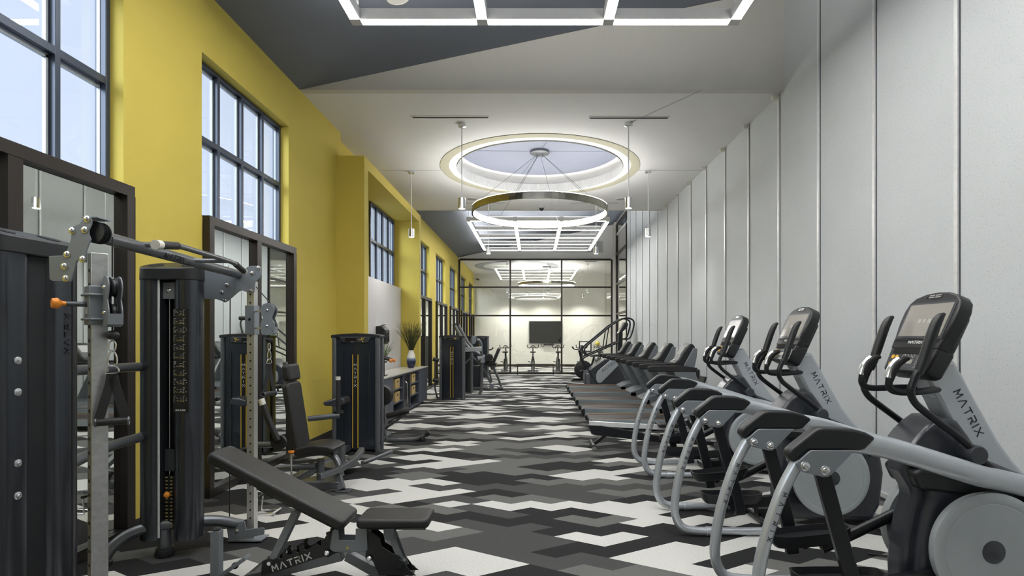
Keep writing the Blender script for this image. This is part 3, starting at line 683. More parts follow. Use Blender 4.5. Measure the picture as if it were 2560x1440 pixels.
    lettering(con, 'logo_light', O+V*(-.145)+N_*.0070, (0,-1,0), V, .016, st=.2, gap=.3, wide=1.3)
    O2 = Vector((X(2.185), 0, 1.475)); V2 = Vector((.42, 0, .90)).normalized(); N2 = Vector((-.90, 0, .42)).normalized()
    b = MB(); b.frame_prism([(-.185,-.075),(-.15,-.09),(.15,-.09),(.185,-.075),(.20,.06),(.19,.085),(-.19,.085),(-.20,.06)], O2, U, V2, N2, -.10, .0); kp = b.build('keypad_housing', 'black', t, bev=.012)
    b = MB(); b.frame_prism([(-.155,.03),(.155,.03),(.165,.07),(-.165,.07)], O2, U, V2, N2, -.0, .0015); b.build('accessory_tray', 'slotblack', kp)
    b = MB(); b.frame_prism(rrect(.34,.10,.012,3,0,-.025), O2, U, V2, N2, 0, .005); b.build('key_panel', 'slateplast', kp)
    for u, v in ((.13,.005),(.095,.005),(.13,-.04),(.095,-.04)):
        b = MB(); c0 = O2+U*u+V2*v; b.cyl(c0+N2*.004, c0+N2*.010, .0125, seg=16); b.build('orange_button', 'amber', kp)
    b = MB(); b.frame_prism(rrect(.10,.028,.003,2,.0,-.02), O2, U, V2, N2, .004, .007); b.build('readout', 'screen', kp)
    b = MB()
    for k in range(4): c0 = O2+U*(.04-.027*k)+V2*.014; b.torus(c0+N2*.006, .010, .0015, U=(0,1,0), V=tuple(V2), seg=14, rs=5)
    for k in range(3):
        for j in range(4): c0 = O2+U*(-.085-.022*k)+V2*(.008-.02*j); b.torus(c0+N2*.006, .007, .0012, U=(0,1,0), V=tuple(V2), seg=12, rs=5)
    b.build('keypad', 'mark', kp)
    b = MB(); b.tube([(X(2.24), 0, 1.43), (X(2.34), 0, 1.56), (X(2.37), 0, 1.66)], .10, sm=1, up=(0,1,0), ry=.05, seg=20); b.build('console_neck', 'black', t)
    return t
M['amber'] = mat('amber_key', (.75,.42,.05), .35)
M['icon'] = mat('screen_icons', (.36,.35,.33), .2)
ge = 'elliptical trainers along the panelled wall'
e1 = make_elliptical('nearest elliptical trainer, its grey disc cut by the lower right corner', ge)
def move(o, x, y, label): o.location.x = x; o.location.y = y; o['label'] = label; return o
move(copy_tree(e1), 1.97, 4.775, 'middle elliptical trainer of the three by the panelled wall')
move(copy_tree(e1), 2.09, 6.60, 'farthest elliptical trainer, nearest the rowing machine')
# ================================================================ TREADMILLS
def make_treadmill(label, grp):
    t = thing('treadmill', (2.0, 9.75, 0), label, 'treadmill', grp); X = lambda x: x-2.0
    P2 = lambda l: [(X(a), b) for a, b in l]
    b = MB(); b.bb(X(.98), X(2.75), -.255, .255, .175, .195); b.tube([(X(.98), -.25, .165), (X(.98), .25, .165)], .03, sm=0); b.build('belt', 'rubber', t)
    b = MB(); b.bb(X(1.02), X(2.7), -.26, .26, .11, .17); b.build('deck', 'black', t, bev=.005)
    for s in (-1, 1):
        b = MB(); b.prism(P2([(.97,.19),(.97,.10),(1.0,.085),(2.6,.085),(2.6,.19),(2.58,.20),(.98,.20)]), s*.27, s*.375); rl = b.build('side_rail', 'railgrey', t, bev=.012)
        b = MB(); b.prism(P2([(.92,.165),(.94,.09),(1.0,.08),(1.0,.205),(.95,.20)]), s*.262, s*.383); b.build('end_cap', 'black', rl, bev=.015)
        b = MB(); b.bb(X(1.0), X(2.5), s*.285, s*.36, .198, .206); b.build('foot_rail', 'black', rl, bev=.003)
        b = MB(); b.bb(X(1.0), X(2.5), s*.270, s*.281, .199, .209); b.build('accent_stripe', 'stripe', rl, label='thin copper coloured stripe')
        b = MB(); b.cyl((X(1.05), s*.32, 0), (X(1.05), s*.32, .09), .03, seg=14); b.build('foot', 'black', t)
        b = MB(); b.prism(P2([(2.36,1.03),(2.42,1.06),(2.70,1.06),(3.06,.30),(3.07,.12),(2.84,.12),(2.78,.26)]), s*.335, s*.395); up = b.build('upright', 'tmgrey', t, bev=.018)
        d = Vector((.38, 0, -.80)).normalized()
        if s < 0: lettering(up, 'logo_dark', (X(2.70), -.396, .66), d, (.80, 0, .38), .075, st=.12, gap=.4)
        b = MB(); b.prism(P2([(1.93,1.10),(1.935,1.02),(1.97,1.01),(2.75,1.00),(2.78,1.08),(2.50,1.12),(2.0,1.115)]), s*.33, s*.40); b.build('handrail', 'rubber', t, bev=.018)
    b = MB(); b.prism(P2([(2.42,.20),(2.60,.285),(2.80,.33),(3.02,.31),(3.10,.20),(3.10,.07),(2.45,.07)]), -.375, .375); b.build('motor_cover', 'tmgrey', t, bev=.03, seg=3)
    b = MB(); b.prism(P2([(2.42,1.15),(2.50,1.21),(2.60,1.37),(2.685,1.475),(2.72,1.49),(2.76,1.475),(2.80,1.43),(2.76,1.20),(2.72,1.05),(2.45,1.05)]), -.19, .19); c = b.build('console', 'black', t, bev=.025, seg=3)
    for s in (-1, 1):
        b = MB(); b.prism(P2([(2.56,1.03),(2.60,1.13),(2.76,1.42),(2.83,1.40),(2.815,1.25),(2.77,1.04)]), s*.185, s*.21); b.build('console_side', 'tmgrey', c, bev=.015)
    V = Vector((.185, 0, .275)).normalized(); N_ = Vector((-V.z, 0, V.x)); O = Vector((X(2.592), 0, 1.353))
    b = MB(); b.frame_prism(rrect(.26,.17,.01,2), O+V*.01, (0,1,0), V, N_, .0, .006); b.build('screen', 'tmscreen', c)
    O = Vector((X(2.458), 0, 1.185)); V = Vector((.08, 0, .06)).normalized(); N_ = Vector((-V.z, 0, V.x))
    for u, v in ((-.05,-.02),(.0,-.02),(.05,-.02),(-.05,.02),(.0,.02),(.05,.02)):
        b = MB(); b.frame_prism(rrect(.035,.025,.004,2,u,v), O, (0,1,0), V, N_, -.002, .006); b.build('key', 'mark', c)
    b = MB(); b.bb(X(2.36), X(2.78), -.34, .34, 1.0, 1.05); b.build('cross_tray', 'black', t, bev=.02)
    b = MB(); b.tube([(X(2.20), -.33, 1.06), (X(2.20), .33, 1.06)], .02, sm=0); b.build('front_bar', 'rubber', t)
    b = MB(); b.ball((X(2.40), 0, 1.075), .02); b.build('stop_button', 'red', t)
    return t
M['tmgrey'] = mat('treadmill_grey', (.15,.165,.18), .45, .1)
M['tmscreen'] = mat('treadmill_display', (.14,.14,.14), .25)
M['red'] = mat('red_plastic', (.5,.02,.02), .4)
M['railgrey'] = mat('treadmill_rail_grey', (.25,.28,.30), .35, .3)
M['stripe'] = mat('copper_stripe', (.45,.20,.05), .35, .5)
gt = 'row of treadmills by the panelled wall'
tm = make_treadmill('nearest treadmill of five, just behind the rowing machine', gt)
for y, l in ((11.2, 'second treadmill of five, counted from the rowing machine'), (12.75, 'middle treadmill in the row of five'), (14.4, 'fourth treadmill, next before the one by the stair climber'), (16.0, 'farthest treadmill, closest to the stair climber')):
    move(copy_tree(tm), 2.0, y, l)
# ================================================================ ROWING MACHINE
t = thing('rowing_machine', (1.6, 8.0, 0), 'rowing machine with silver rail and black legs behind the ellipticals', 'rowing machine'); X = lambda x: x-1.6
b = MB(); b.tube([(X(.80), 0, .352), (X(2.45), 0, .262)], .03, sm=0, up=(0,1,0), ry=.034, sq=True); b.build('seat_rail', 'alu', t, bev=.004)
b = MB(); b.prism([(X(.78),.33),(X(.97),.325),(X(1.9),.15),(X(2.9),.06),(X(2.9),.02),(X(1.9),.07),(X(.86),.19),(X(.83),.20)], -.035, .035); b.build('lower_beam', 'blacktube', t, bev=.006)
b = MB(); b.tube([(X(1.06), 0, .20), (X(.88), 0, .06)], .022, sm=0, sq=True, up=(0,1,0)); b.build('rear_leg', 'blacktube', t, bev=.004)
b = MB(); b.tube([(X(.85), -.20, .045), (X(.85), .24, .045)], .032, sm=0); b.build('rear_foot', 'black', t); b = MB(); b.cyl((X(.85), -.215, .03), (X(.85), -.20, .03), .03); b.build('foot_cap', 'chrome', t)
b = MB(); b.tube([(X(2.6), -.28, .045), (X(2.6), .28, .045)], .03, sm=0); b.build('front_foot', 'black', t)
b = MB(); b.prism([(X(1.93)+x_, .335+z_) for x_, z_ in rrect(.30,.05,.02)], -.14, .14); b.build('seat', 'rubber', t, bev=.012)
b = MB(); b.lathe([(.24,-.10),(.27,-.08),(.27,.08),(.24,.10),(.1,.12),(0,.12)], (X(2.72), 0, .52), 40, 'y'); fl = b.build('flywheel_housing', 'black', t)
b = MB(); b.tube([(X(2.50),0,.28),(X(2.42),0,.55),(X(2.46),0,.85)], .03, sm=1); b.build('display_post', 'blacktube', t)
b = MB(); b.box((X(2.43), 0, .95), (.04,.24,.18), ('Y', R(15))); b.build('display', 'black', t, bev=.01)
b = MB(); b.tube([(X(2.38),-.28,.50),(X(2.36),-.10,.52),(X(2.36),.10,.52),(X(2.38),.28,.50)], .015, sm=1); b.build('pull_handle', 'rubber', t)
for s in (-1, 1):
    b = MB(); b.box((X(2.25), s*.13, .30), (.06,.10,.30), ('Y', R(-35))); b.build('foot_plate', 'black', t, bev=.01)
    b = MB(); b.torus((X(2.28), s*.13, .34), .06, .008, U=(0,1,0), V=(.6,0,.8)); b.build('foot_strap', 'chrome', t)
# ================================================================ STAIR CLIMBER
t = thing('stair_climber', (2.4, 18.6, 0), 'tall stair climber with looping black handrails beyond the treadmills', 'stair climber'); X = lambda x: x-2.4
def tr(l, Y, ox): return [((px-VX)*Y/F-ox, EYE-(py-VY)*Y/F) for px, py in l]
def trc(l, Y, ox, x0=1430, y0=780, k=7.576): return tr([(x0+a/k, y0+c/k) for a, c in l], Y, ox)
b = MB(); b.prism(trc([(240,1375),(245,1180),(310,1110),(620,890),(790,900),(900,1000),(1060,1375)], 18.6, 2.4), 0, .8); b.build('body', 'slateplast', t, bev=.03)
b = MB(); b.prism(trc([(455,1190),(480,1130),(500,1108),(720,915),(800,910),(880,950),(890,1000),(560,1335),(520,1345),(480,1330),(458,1280)], 18.6, 2.4), -.03, .01); sp_ = b.build('side_panel', 'greyplast', t, bev=.015)
o_ = trc([(700,1030)], 18.6, 2.4)[0]; d = Vector((250, 0, 180)).normalized(); lettering(sp_, 'logo_dark', (o_[0], -.032, o_[1]), d, (-d.z, 0, d.x), .085, st=.13, gap=.4)
b = MB(); b.prism(trc([(255,1375),(262,1200),(285,1160),(330,1150),(345,1200),(350,1375)], 18.6, 2.4), -.03, .83); b.build('rear_cap', 'ironox', t, bev=.03)
for k in range(4):
    x, z = 1.86+k*.19, .36+k*.14; b = MB(); b.bb(X(x), X(x+.22), .06, .74, z, z+.05); b.build('step', 'black', t, bev=.008)
for s, y in ((0, .02), (1, .78)):
    Yk_ = 18.6+y; up = trc([(300,840),(245,760),(235,690),(300,620),(500,460),(700,290),(760,240),(990,105),(1130,125),(1185,190),(1160,330),(1115,470),(1070,515),(985,515)], 18.6, 2.4)
    b = MB(); b.tube([(a, y, c) for a, c in up], .028, sm=2, seg=10); b.build('handrail', 'blacktube', t)
    lo = trc([(470,1370),(330,1130),(215,945),(205,890),(250,850),(890,570)], 18.6, 2.4)
    b = MB(); b.tube([(a, y, c) for a, c in lo], .026, sm=2, seg=10); b.build('lower_rail', 'blacktube', t)
    st = trc([(700,290),(655,560),(640,700)], 18.6, 2.4); b = MB(); b.tube([(a, y, c) for a, c in st], .018, sm=0, seg=8); b.build('rail_strut', 'blacktube', t)
b = MB(); b.prism(trc([(900,410),(925,425),(1060,290),(1080,240),(1070,200),(1040,185),(1010,195)], 18.6, 2.4), .15, .65); cn = b.build('console', 'black', t, bev=.03)
q = trc([(905,400),(1005,205)], 18.6, 2.4); b = MB(); b.prism([(q[0][0]-.012,q[0][1]),(q[0][0]+.01,q[0][1]-.005),(q[1][0]+.01,q[1][1]),(q[1][0]-.012,q[1][1]+.01)], .2, .6); b.build('screen', 'screen', cn)
b = MB(); b.prism(trc([(895,700),(910,430),(990,380),(985,650),(1000,900),(880,900)], 18.6, 2.4), .30, .50); b.build('console_mast', 'blacktube', t, bev=.01)
# ================================================================ UPRIGHT BIKE beside the climber
t = thing('upright_bike', (1.75, 20.2, 0), 'black stationary bike left of the stair climber', 'exercise bike'); X = lambda x: x-1.75
b = MB(); b.lathe([(.30,-.09),(.33,-.07),(.33,.07),(.30,.09),(0,.10)], (.05, 0, .42), 36, 'y'); sh = b.build('drive_cover', 'black', t)
lettering(sh, 'logo_light', (.03,-.102,.38), (1,0,0), (0,0,1), .04, st=.15, gap=.3)
b = MB(); b.tube([(.02,0,.6),(-.05,0,1.0),(-.1,0,1.12)], .05, sm=1); b.build('mast', 'blacktube', t)
b = MB(); b.tube([(-.35,-.22,1.26),(-.30,-.22,1.16),(-.12,-.10,1.14),(-.12,.10,1.14),(-.30,.22,1.16),(-.35,.22,1.26)], .017, sm=1); b.build('handlebar', 'rubber', t)
b = MB(); b.box((-.02,0,1.22), (.05,.30,.20), ('Y', R(25))); b.build('console', 'black', t, bev=.015)
b = MB(); b.prism([(.30,.88),(.62,.90),(.62,.95),(.50,.97),(.30,.93)], -.11, .11); b.build('saddle', 'leather', t, bev=.03)
b = MB(); b.tube([(.30,0,.4),(.45,0,.88)], .035, sm=0); b.build('seat_post', 'blacktube', t)
for x in (-.35, .55):
    b = MB(); b.tube([(x,-.28,.04),(x,.28,.04)], .035, sm=0); b.build('floor_bar', 'blacktube', t)
b = MB(); b.tube([(-.35,0,.06),(.55,0,.06)], .04, sm=0); b.build('base', 'blacktube', t)
for s in (-1, 1):
    b = MB(); b.tube([(.05,s*.10,.38),(.05+s*.14,s*.13,.38-s*.08)], .012, sm=0); c_ = b.build('crank', 'chrome', t)
    b = MB(); b.bb(.05+s*.14-.06, .05+s*.14+.06, s*.13, s*.22, .36-s*.08, .39-s*.08); b.build('pedal', 'black', c_, bev=.005)
# ================================================================ SPIN BIKES in the studio
def make_spin(label, grp):
    t = thing('spin_bike', (0, 25.2, 0), label, 'spin bike', grp)
    for y in (-.50, .52):
        b = MB(); b.tube([(-.25,y,.04),(.25,y,.04)], .032, sm=0); b.build('floor_bar', 'ironox', t)
    b = MB(); b.tube([(0,-.50,.06),(0,.52,.06)], .03, sm=0, sq=True, up=(1,0,0)); b.build('base_rail', 'blacktube', t)
    for s in (-1, 1):
        b = MB(); b.tube([(s*.06,.05,.07),(s*.075,-.12,.40),(s*.05,-.20,.62)], .018, sm=1, seg=8); b.build('frame_arm', 'blacktube', t)
        b = MB(); b.tube([(s*.06,.40,.07),(s*.06,.36,.45),(s*.03,.32,.70)], .02, sm=1, seg=8); b.build('fork', 'blacktube', t)
        b = MB(); b.tube([(s*.09,-.02,.32),(s*.12,-.02,.32-s*.16)], .012, sm=0, seg=8); c_ = b.build('crank', 'chrome', t)
        b = MB(); b.bb(s*.12, s*.22, -.07, .03, .31-s*.16, .34-s*.16); b.build('pedal', 'black', c_, bev=.004)
    b = MB(); b.tube([(0,.36,.68),(0,-.20,.60)], .035, sm=0); b.build('top_tube', 'blacktube', t)
    b = MB(); b.tube([(0,-.20,.50),(0,-.24,.90)], .028, sm=0); b.build('seat_post', 'blacktube', t)
    b = MB(); b.prism([(-.12,-.36),(.12,-.36),(.13,-.28),(.04,-.16),(.025,-.02),(-.025,-.02),(-.04,-.16),(-.13,-.28)], .90, .96, 'z'); b.build('saddle', 'leather', t, bev=.02)
    b = MB(); b.tube([(0,.32,.60),(0,.28,1.10)], .028, sm=0); b.build('handlebar_post', 'blacktube', t)
    b = MB(); b.tube([(-.26,-.02,1.26),(-.25,.02,1.12),(-.16,.16,1.10),(-.05,.24,1.11),(0,.26,1.115),(.05,.24,1.11),(.16,.16,1.10),(.25,.02,1.12),(.26,-.02,1.26)], .017, sm=2, seg=8)
    b.tube([(-.13,.2,1.10),(-.07,.16,1.20),(0,.15,1.235),(.07,.16,1.20),(.13,.2,1.10)], .016, sm=2, seg=8); b.tube([(-.03,.24,1.11),(-.02,.15,1.23)], .012, sm=0, seg=8); b.tube([(.03,.24,1.11),(.02,.15,1.23)], .012, sm=0, seg=8)
    b.build('handlebar', 'rubber', t)
    b = MB(); b.lathe([(.20,-.03),(.225,-.02),(.225,.02),(.20,.03),(0,.03)], (0,.42,.32), 32, 'x'); b.build('flywheel', 'ironox', t)
    b = MB(); b.prism([(-.10,.50),(.12,.40),(.36,.36),(.36,.28),(.10,.22),(-.10,.24)], .055, .085, 'x'); b.build('chain_guard', 'black', t, bev=.01)
    return t
gs = 'spin bikes behind the glass partition'
sb = make_spin('leftmost spin bike in the glazed studio', gs); sb.location = (-1.30, 25.2, 0)
for x, l in ((-.05, 'spin bike in line with the left edge of the television'), (1.10, 'spin bike at the right partition mullion'), (2.18, 'spin bike before the framed notice'), (3.0, 'rightmost spin bike, by the yellow ball')):
    o = copy_tree(sb); o.location = (x, 25.2, 0); o['label'] = l
# studio wall things
t = thing('television', (.62, YEND-.01, 1.87), 'black wall mounted television on the studio back wall', 'television')
b = MB(); b.bb(-.88, .88, -.09, -.03, -.60, .60); b.build('bezel', 'black', t, bev=.008); b = MB(); b.bb(-.85, .85, -.094, -.088, -.57, .57); b.build('screen', 'screen2', t)
b = MB(); b.bb(-.25, .25, -.05, 0, -.2, .2); b.build('wall_bracket', 'blacktube', t); b = MB(); b.bb(-.1, .45, -.12, -.03, -.70, -.62); b.build('soundbar', 'black', t, bev=.01)
b = MB(); b.tube([(-.2,-.03,-.60),(-.25,-.04,-.75),(-.12,-.04,-.80),(-.05,-.04,-.70),(0,-.04,-.64)], .012, sm=2, seg=8); b.build('cable', 'rubber', t)
t = thing('framed_notice', (2.78, YEND, 1.09), 'white framed notice low on the studio back wall', 'sign')
b = MB(); b.bb(-.34, .34, -.04, 0, -.30, .30); b.build('frame', 'blackbase', t, bev=.005); b = MB(); b.bb(-.28, .28, -.045, -.038, -.22, .24); b.build('sheet', 'white', t)
b = MB()
for k in range(3): b.bb(-.10, .12, -.047, -.044, .05-.05*k, .065-.05*k)
b.build('printed_line', 'mark', t)
t = thing('low_bench', (.06, 23.55, 0), 'low dark narrow bench before the glass partition', 'bench')
b = MB(); b.bb(-.78, .78, -.13, .13, .41, .46); b.build('seat', 'bronze', t, bev=.006)
for s in (-1, 1):
    b = MB(); b.bb(s*.76-.015, s*.76+.015, -.12, -.09, 0, .41); b.bb(s*.76-.015, s*.76+.015, .09, .12, 0, .41); b.build('leg', 'bronze', t)
t = thing('ball_rack', (3.15, 26.9, 0), 'black ball rack behind the stair climber in the studio', 'rack')
for s in (-1, 1):
    b = MB(); b.tube([(s*.22,.1,0),(s*.22,.1,1.25)], .018, sm=0, seg=8); b.build('post', 'blacktube', t)
for z in (.35, .75, 1.14):
    b = MB(); b.tube([(-.22,0,z),(.22,0,z)], .012, sm=0, seg=8); b.tube([(-.22,.18,z),(.22,.18,z)], .012, sm=0, seg=8); b.build('shelf_rail', 'blacktube', t)
for s in (-1, 1):
    b = MB(); b.tube([(s*.22,-.15,.02),(s*.22,.3,.02)], .018, sm=0, seg=8); b.build('foot', 'blacktube', t)
for x, z, r, m, l in ((-.05,1.27,.125,'yball','yellow exercise ball topping the studio ball rack'),(.06,.885,.12,'black','black exercise ball on the middle shelf of the studio rack'),(-.08,.48,.12,'ironox','grey exercise ball on the bottom shelf of the studio rack')):
    b = MB(); b.ball((0,0,0), r); o = b.build('exercise_ball', m); o.location = (3.15+x, 26.99, z+.012); tag(o, l, 'ball')
t = thing('wall_box', (XR, 11.7, .68), 'small upright black box low on the panelled wall', 'wall box')
b = MB(); b.bb(-.06, 0, -.05, .05, 0, .24); b.build('case', 'black', t, bev=.015); b = MB(); b.bb(-.066, -.058, -.03, .03, .14, .20); b.build('window', 'screen2', t)
# cables on the floor near the panelled wall
random.seed(3)
pts = [at(2150,1255,4.2)]; 
pts = [(2.45,4.05,.012),(2.62,3.98,.012),(2.80,4.10,.02),(2.95,4.02,.012),(2.86,3.90,.03),(2.74,3.97,.02),(2.80,4.08,.012),(2.97,3.94,.012),(3.05,3.76,.02),(2.95,3.68,.012),(3.12,3.52,.012),(3.3,3.5,.012)]
b = MB(); b.tube(pts, .007, sm=3, seg=8); tag(b.build('power_cable', 'rubber'), 'black power cable looped on the carpet behind the nearest elliptical', 'cable')
b = MB(); b.bb(-.06,.06,-.035,.035,0,.05); o = b.build('power_adapter', 'black', bev=.01); o.location = (3.10,3.80,0); tag(o, 'small black power adapter on the carpet among the cables', 'power adapter')
# ================================================================ CABLE CROSSOVER STATION (left foreground)
def rr_off(w_, h_, r, x, y, n=6): return rrect(w_, h_, r, n, x, y)
cb = thing('cable_station', (-2.4, 3.4, 0), 'grey and charcoal dual cable pulley station with galvanised columns in the left foreground', 'cable machine')
CO = Vector((-2.4, 3.4, 0)); L_ = lambda x, y, z: (x-CO.x, y-CO.y, z)
def lobe_tower(ox, oy, ang, placard, bolts, sep=.125, wl=.168):
    """two round lobes either side of a weight slot; local u across, v towards the user"""
    ca, sa = math.cos(ang), math.sin(ang); U = Vector((ca, sa, 0)); Vv = Vector((-sa, ca, 0)); Vv = -Vv   # v faces the user
    O = Vector(L_(ox, oy, 0))
    P = lambda u, v, z: O+U*u+Vv*v+Vector((0,0,z))
    b = MB(); b.frame_prism([(-.135,-.09),(.135,-.09),(.135,-.06),(-.135,-.06)], P(0,0,.16), U, Vv, (0,0,1), 0, 1.90); root = b.build('tower_back', 'darkin', cb)
    for s in (-1, 1):
        ol = [(x, y) for x, y in rrect(wl,.20,.08,8)]
        b = MB(); b.frame_prism(ol, P(s*sep,0,.13), U, Vv, (0,0,1), 0, 1.91); lb = b.build('tower_shell', 'lobe', cb)
        if bolts and s < 0:
            for z in (1.485,1.33,.98,.82):
                b = MB(); c0 = P(s*sep,.0995,z); b.tube([c0-Vv*.004, c0+Vv*.004, c0+Vv*.008], [.019,.019,.010], 16, 0); b.tube([c0+Vv*.006, c0+Vv*.014], .006, 8, 0); b.build('bolt', 'chrome', lb)
        if s > 0 or bolts: continue
        b = MB(); b.frame_prism([(-.006,-.004),(.006,-.004),(.006,.004),(-.006,.004)], P(s*.046,.082,.15), U, Vv, (0,0,1), 0, 1.87); b.build('edge_trim', 'alu', lb)
    # slanted cap
    b = MB(); bm = b.bm; ol = rrect(2*sep+wl+.02,.215,.10,9); lo = [bm.verts.new(P(x, y, 2.015)) for x, y in ol]; hi = [bm.verts.new(P(x*.985, y*.97, 2.10+(.10-y)*.30)) for x, y in ol]
    n = len(ol); bm.faces.new(lo[::-1]); bm.faces.new(hi)
    for k in range(n): bm.faces.new((lo[k], lo[(k+1) % n], hi[(k+1) % n], hi[k]))
    cp = b.build('tower_cap', 'black', cb, bev=.006)
    nn = Vector((0,0,1))+Vv*.30; nn.normalize(); W_ = (-Vv+Vector((0,0,.30))).normalized()
    for s in (-1, 1):
        b = MB(); c0 = P(s*.12, .0, 2.131); b.frame_prism([(.05*math.cos(2*PI*k/24), .05*math.sin(2*PI*k/24)) for k in range(24)], c0, U, W_, nn, -.001, .002); b.build('cap_recess', 'slotblack', cp)
    if bolts:
        b = MB(); b.frame_prism([(-.05,0),(.05,0),(.05,1.88),(-.05,1.88)], P(0,-.02,.14), U, (0,0,1), Vv, 0, .08); b.build('slot_filler', 'black', cb, bev=.004); return root, P, U, Vv  # dark filler panel added in place of the stack so the slot reads dark
    # head plate, guide rods, stack
    b = MB(); b.frame_prism([(-.043,0),(.043,0),(.043,.12),(-.043,.12)], P(0,.03,1.88), U, (0,0,1), Vv, 0, .01); hp = b.build('head_plate', 'platesil', root)
    b = MB(); c0 = P(0,.04,1.94); b.tube([c0, c0+Vv*.004, c0+Vv*.010], [.018,.018,.010], 16, 0); b.build('bolt', 'chrome', hp)
    for s in (-1, 1):
        b = MB(); b.cyl(P(s*.024,-.005,.25), P(s*.024,-.005,1.9), .005, seg=8); b.build('guide_rod', 'chrome', root)
    b = MB()
    for k in range(15): b.frame_prism([(-.045,-.05),(.045,-.05),(.045,.035),(-.045,.035)], P(0,0,.20+k*.026), U, Vv, (0,0,1), 0, .022)
    b.build('weight_plate', 'blacktube', root)
    b = MB()
    for k in range(15):
        for q in (-.02,.015): b.frame_prism([(-.007,-.004),(.007,-.004),(.007,.005),(-.007,.005)], P(q,.0355,.211+k*.026), U, (0,0,1), Vv, 0, .001)
    b.build('weight_number', 'goldmark', root)
    b = MB(); b.frame_prism([(-.035,0),(.035,0),(.035,.16),(-.035,.16)], P(0,.02,.62), U, (0,0,1), Vv, 0, .012); b.build('carriage_plate', 'slateplast', root)
    b = MB(); c0 = P(.012,.036,.46); b.tube([c0, c0+Vv*.03], .006, 8, 0); b.build('selector_stem', 'chrome', root); b = MB(); b.ball(c0+Vv*.045, .022, seg=14); b.build('selector_knob', 'orange', root)
    if placard:
        b = MB(); b.frame_prism([(-.062,0),(.048,0),(.048,.745),(-.062,.745)], P(.132,.0995,1.06), U, (0,0,1), Vv, 0, .0015); pl = b.build('exercise_placard', 'plac', cb)
        random.seed(5); b = MB(); g = MB()
        for k in range(11):
            z = 1.09+.045+k*.062
            for q in (.079,.145):
                c0 = P(q,.101,z)
                for (a0, b0, a1, b1) in ((-.004,0,-.001,.042),(-.004,.040,.012,.043),(-.004,0,.004,.003)): b.frame_prism([(a0,b0),(a1,b0),(a1,b1),(a0,b1)], c0, U, (0,0,1), Vv, 0, .001)
                if random.random() < .7 or q < .1:
                    for _ in range(3): a0, b0 = random.uniform(.003,.02), random.uniform(.004,.03); (g if q < .1 and k % 2 else b).frame_prism([(a0,b0),(a0+.005,b0),(a0+.005,b0+.006),(a0,b0+.006)], c0, U, (0,0,1), Vv, 0, .001)
            c0 = P(.117,.101,z+.012)
            for j in range(2): b.frame_prism([(0,j*.014),(.018,j*.014),(.018,j*.014+.003),(0,j*.014+.003)], c0, U, (0,0,1), Vv, 0, .001)
            g.frame_prism([(-.01,-.008),(.035,-.008),(.035,-.005),(-.01,-.005)], c0, U, (0,0,1), Vv, 0, .001)
        b.build('diagram_marks', 'mark', pl); g.build('gold_marks', 'goldmark', pl)
        lettering(pl, 'logo_light', P(.124,.1015,1.075), U, (0,0,1), .011, st=.18, gap=.35)
    return root, P, U, Vv
M['plac'] = mat('dark_placard', (.012,.012,.012), .35)
M['goldmark'] = mat('gold_marks', (.40,.32,.08), .5)
lobe_tower(-2.665, 4.07, 0, True, False)
ra, PA, UA, VA = lobe_tower(-2.63, 2.86, R(85), False, True, .135, .20)
an = R(-11); nv = Vector((math.cos(an), math.sin(an), 0)); c0 = Vector(L_(-2.615, 3.0, 1.62))+nv*.0955+Vector((.004,0,0))
lettering(cb, 'logo_dark', c0+nv*.004, (0,0,1), (math.sin(an), -math.cos(an), 0), .032, st=.16, gap=.42)
# connecting tubes between the towers
b = MB(); b.tube([L_(-2.85,3.0,1.40), L_(-2.85,4.05,1.385)], .032, sm=0, seg=16); b.build('brace_tube', 'ironox', cb)
b = MB(); b.tube([L_(-2.80,3.0,.74), L_(-2.84,3.35,.82), L_(-2.85,3.7,.87), L_(-2.84,4.05,.88)], .034, sm=2, seg=16); b.build('brace_tube', 'ironox', cb)
# base under the far tower
b = MB(); b.tube([L_(-3.02,3.86,.03), L_(-2.975,3.9,.13), L_(-2.89,3.97,.20), L_(-2.75,4.03,.225), L_(-2.55,4.12,.225), L_(-2.42,4.22,.205), L_(-2.30,4.33,.13)], .040, sm=3, seg=18); b.build('base_tube', 'ironox', cb)
b = MB(); b.cyl(L_(-2.70,4.04,.05), L_(-2.70,4.04,.20), .042, seg=20); b.build('base_post', 'ironox', cb)
b = MB(); b.lathe([(.062,0),(.066,.03),(.055,.065),(0,.065)], L_(-2.70,4.04,0), 24); b.build('rubber_foot', 'black', cb)
b = MB(); b.lathe([(.062,0),(.062,.03),(.05,.04),(0,.04)], L_(-3.02,3.86,0), 24); b.build('rubber_foot', 'black', cb)
# far column with foot channel and head plates
b = MB(); b.bb(-2.253-CO.x, -2.231-CO.x, 4.33-CO.y, 4.39-CO.y, .02, 2.10); b.bb(-2.219-CO.x, -2.197-CO.x, 4.33-CO.y, 4.39-CO.y, .02, 2.10); b.bb(-2.232-CO.x, -2.218-CO.x, 4.335-CO.y, 4.39-CO.y, .02, 2.10); cl = b.build('guide_column', 'chromecol', cb, smooth=False)
M_ = None
b = MB()
for k in range(28): b.cyl(L_(-2.225,4.334,.18+k*.065), L_(-2.225,4.326,.18+k*.065), .006, seg=8)
b.build('peg_hole', 'slotblack', cl)
def plate(name, pts, Y, th, m, par, bolts=(), cx_=CO, br=.008):
    b = MB(); o2 = []
    for px, py in pts: v = at(px, py, Y); o2.append((v.x-cx_.x, v.z))
    b.prism(o2, Y-cx_.y, Y-cx_.y+th); p = b.build(name, m, par, bev=.0025)
    for px, py in bolts:
        v = at(px, py, Y); b = MB(); b.lathe([(.016,0),(.016,-.003),(.011,-.004),(.011,-.010),(.006,-.013),(0,-.013)], (v.x-cx_.x, Y-cx_.y, v.z), 14, 'y', cap=False); b.build('bolt', 'chrome', p)
    return p
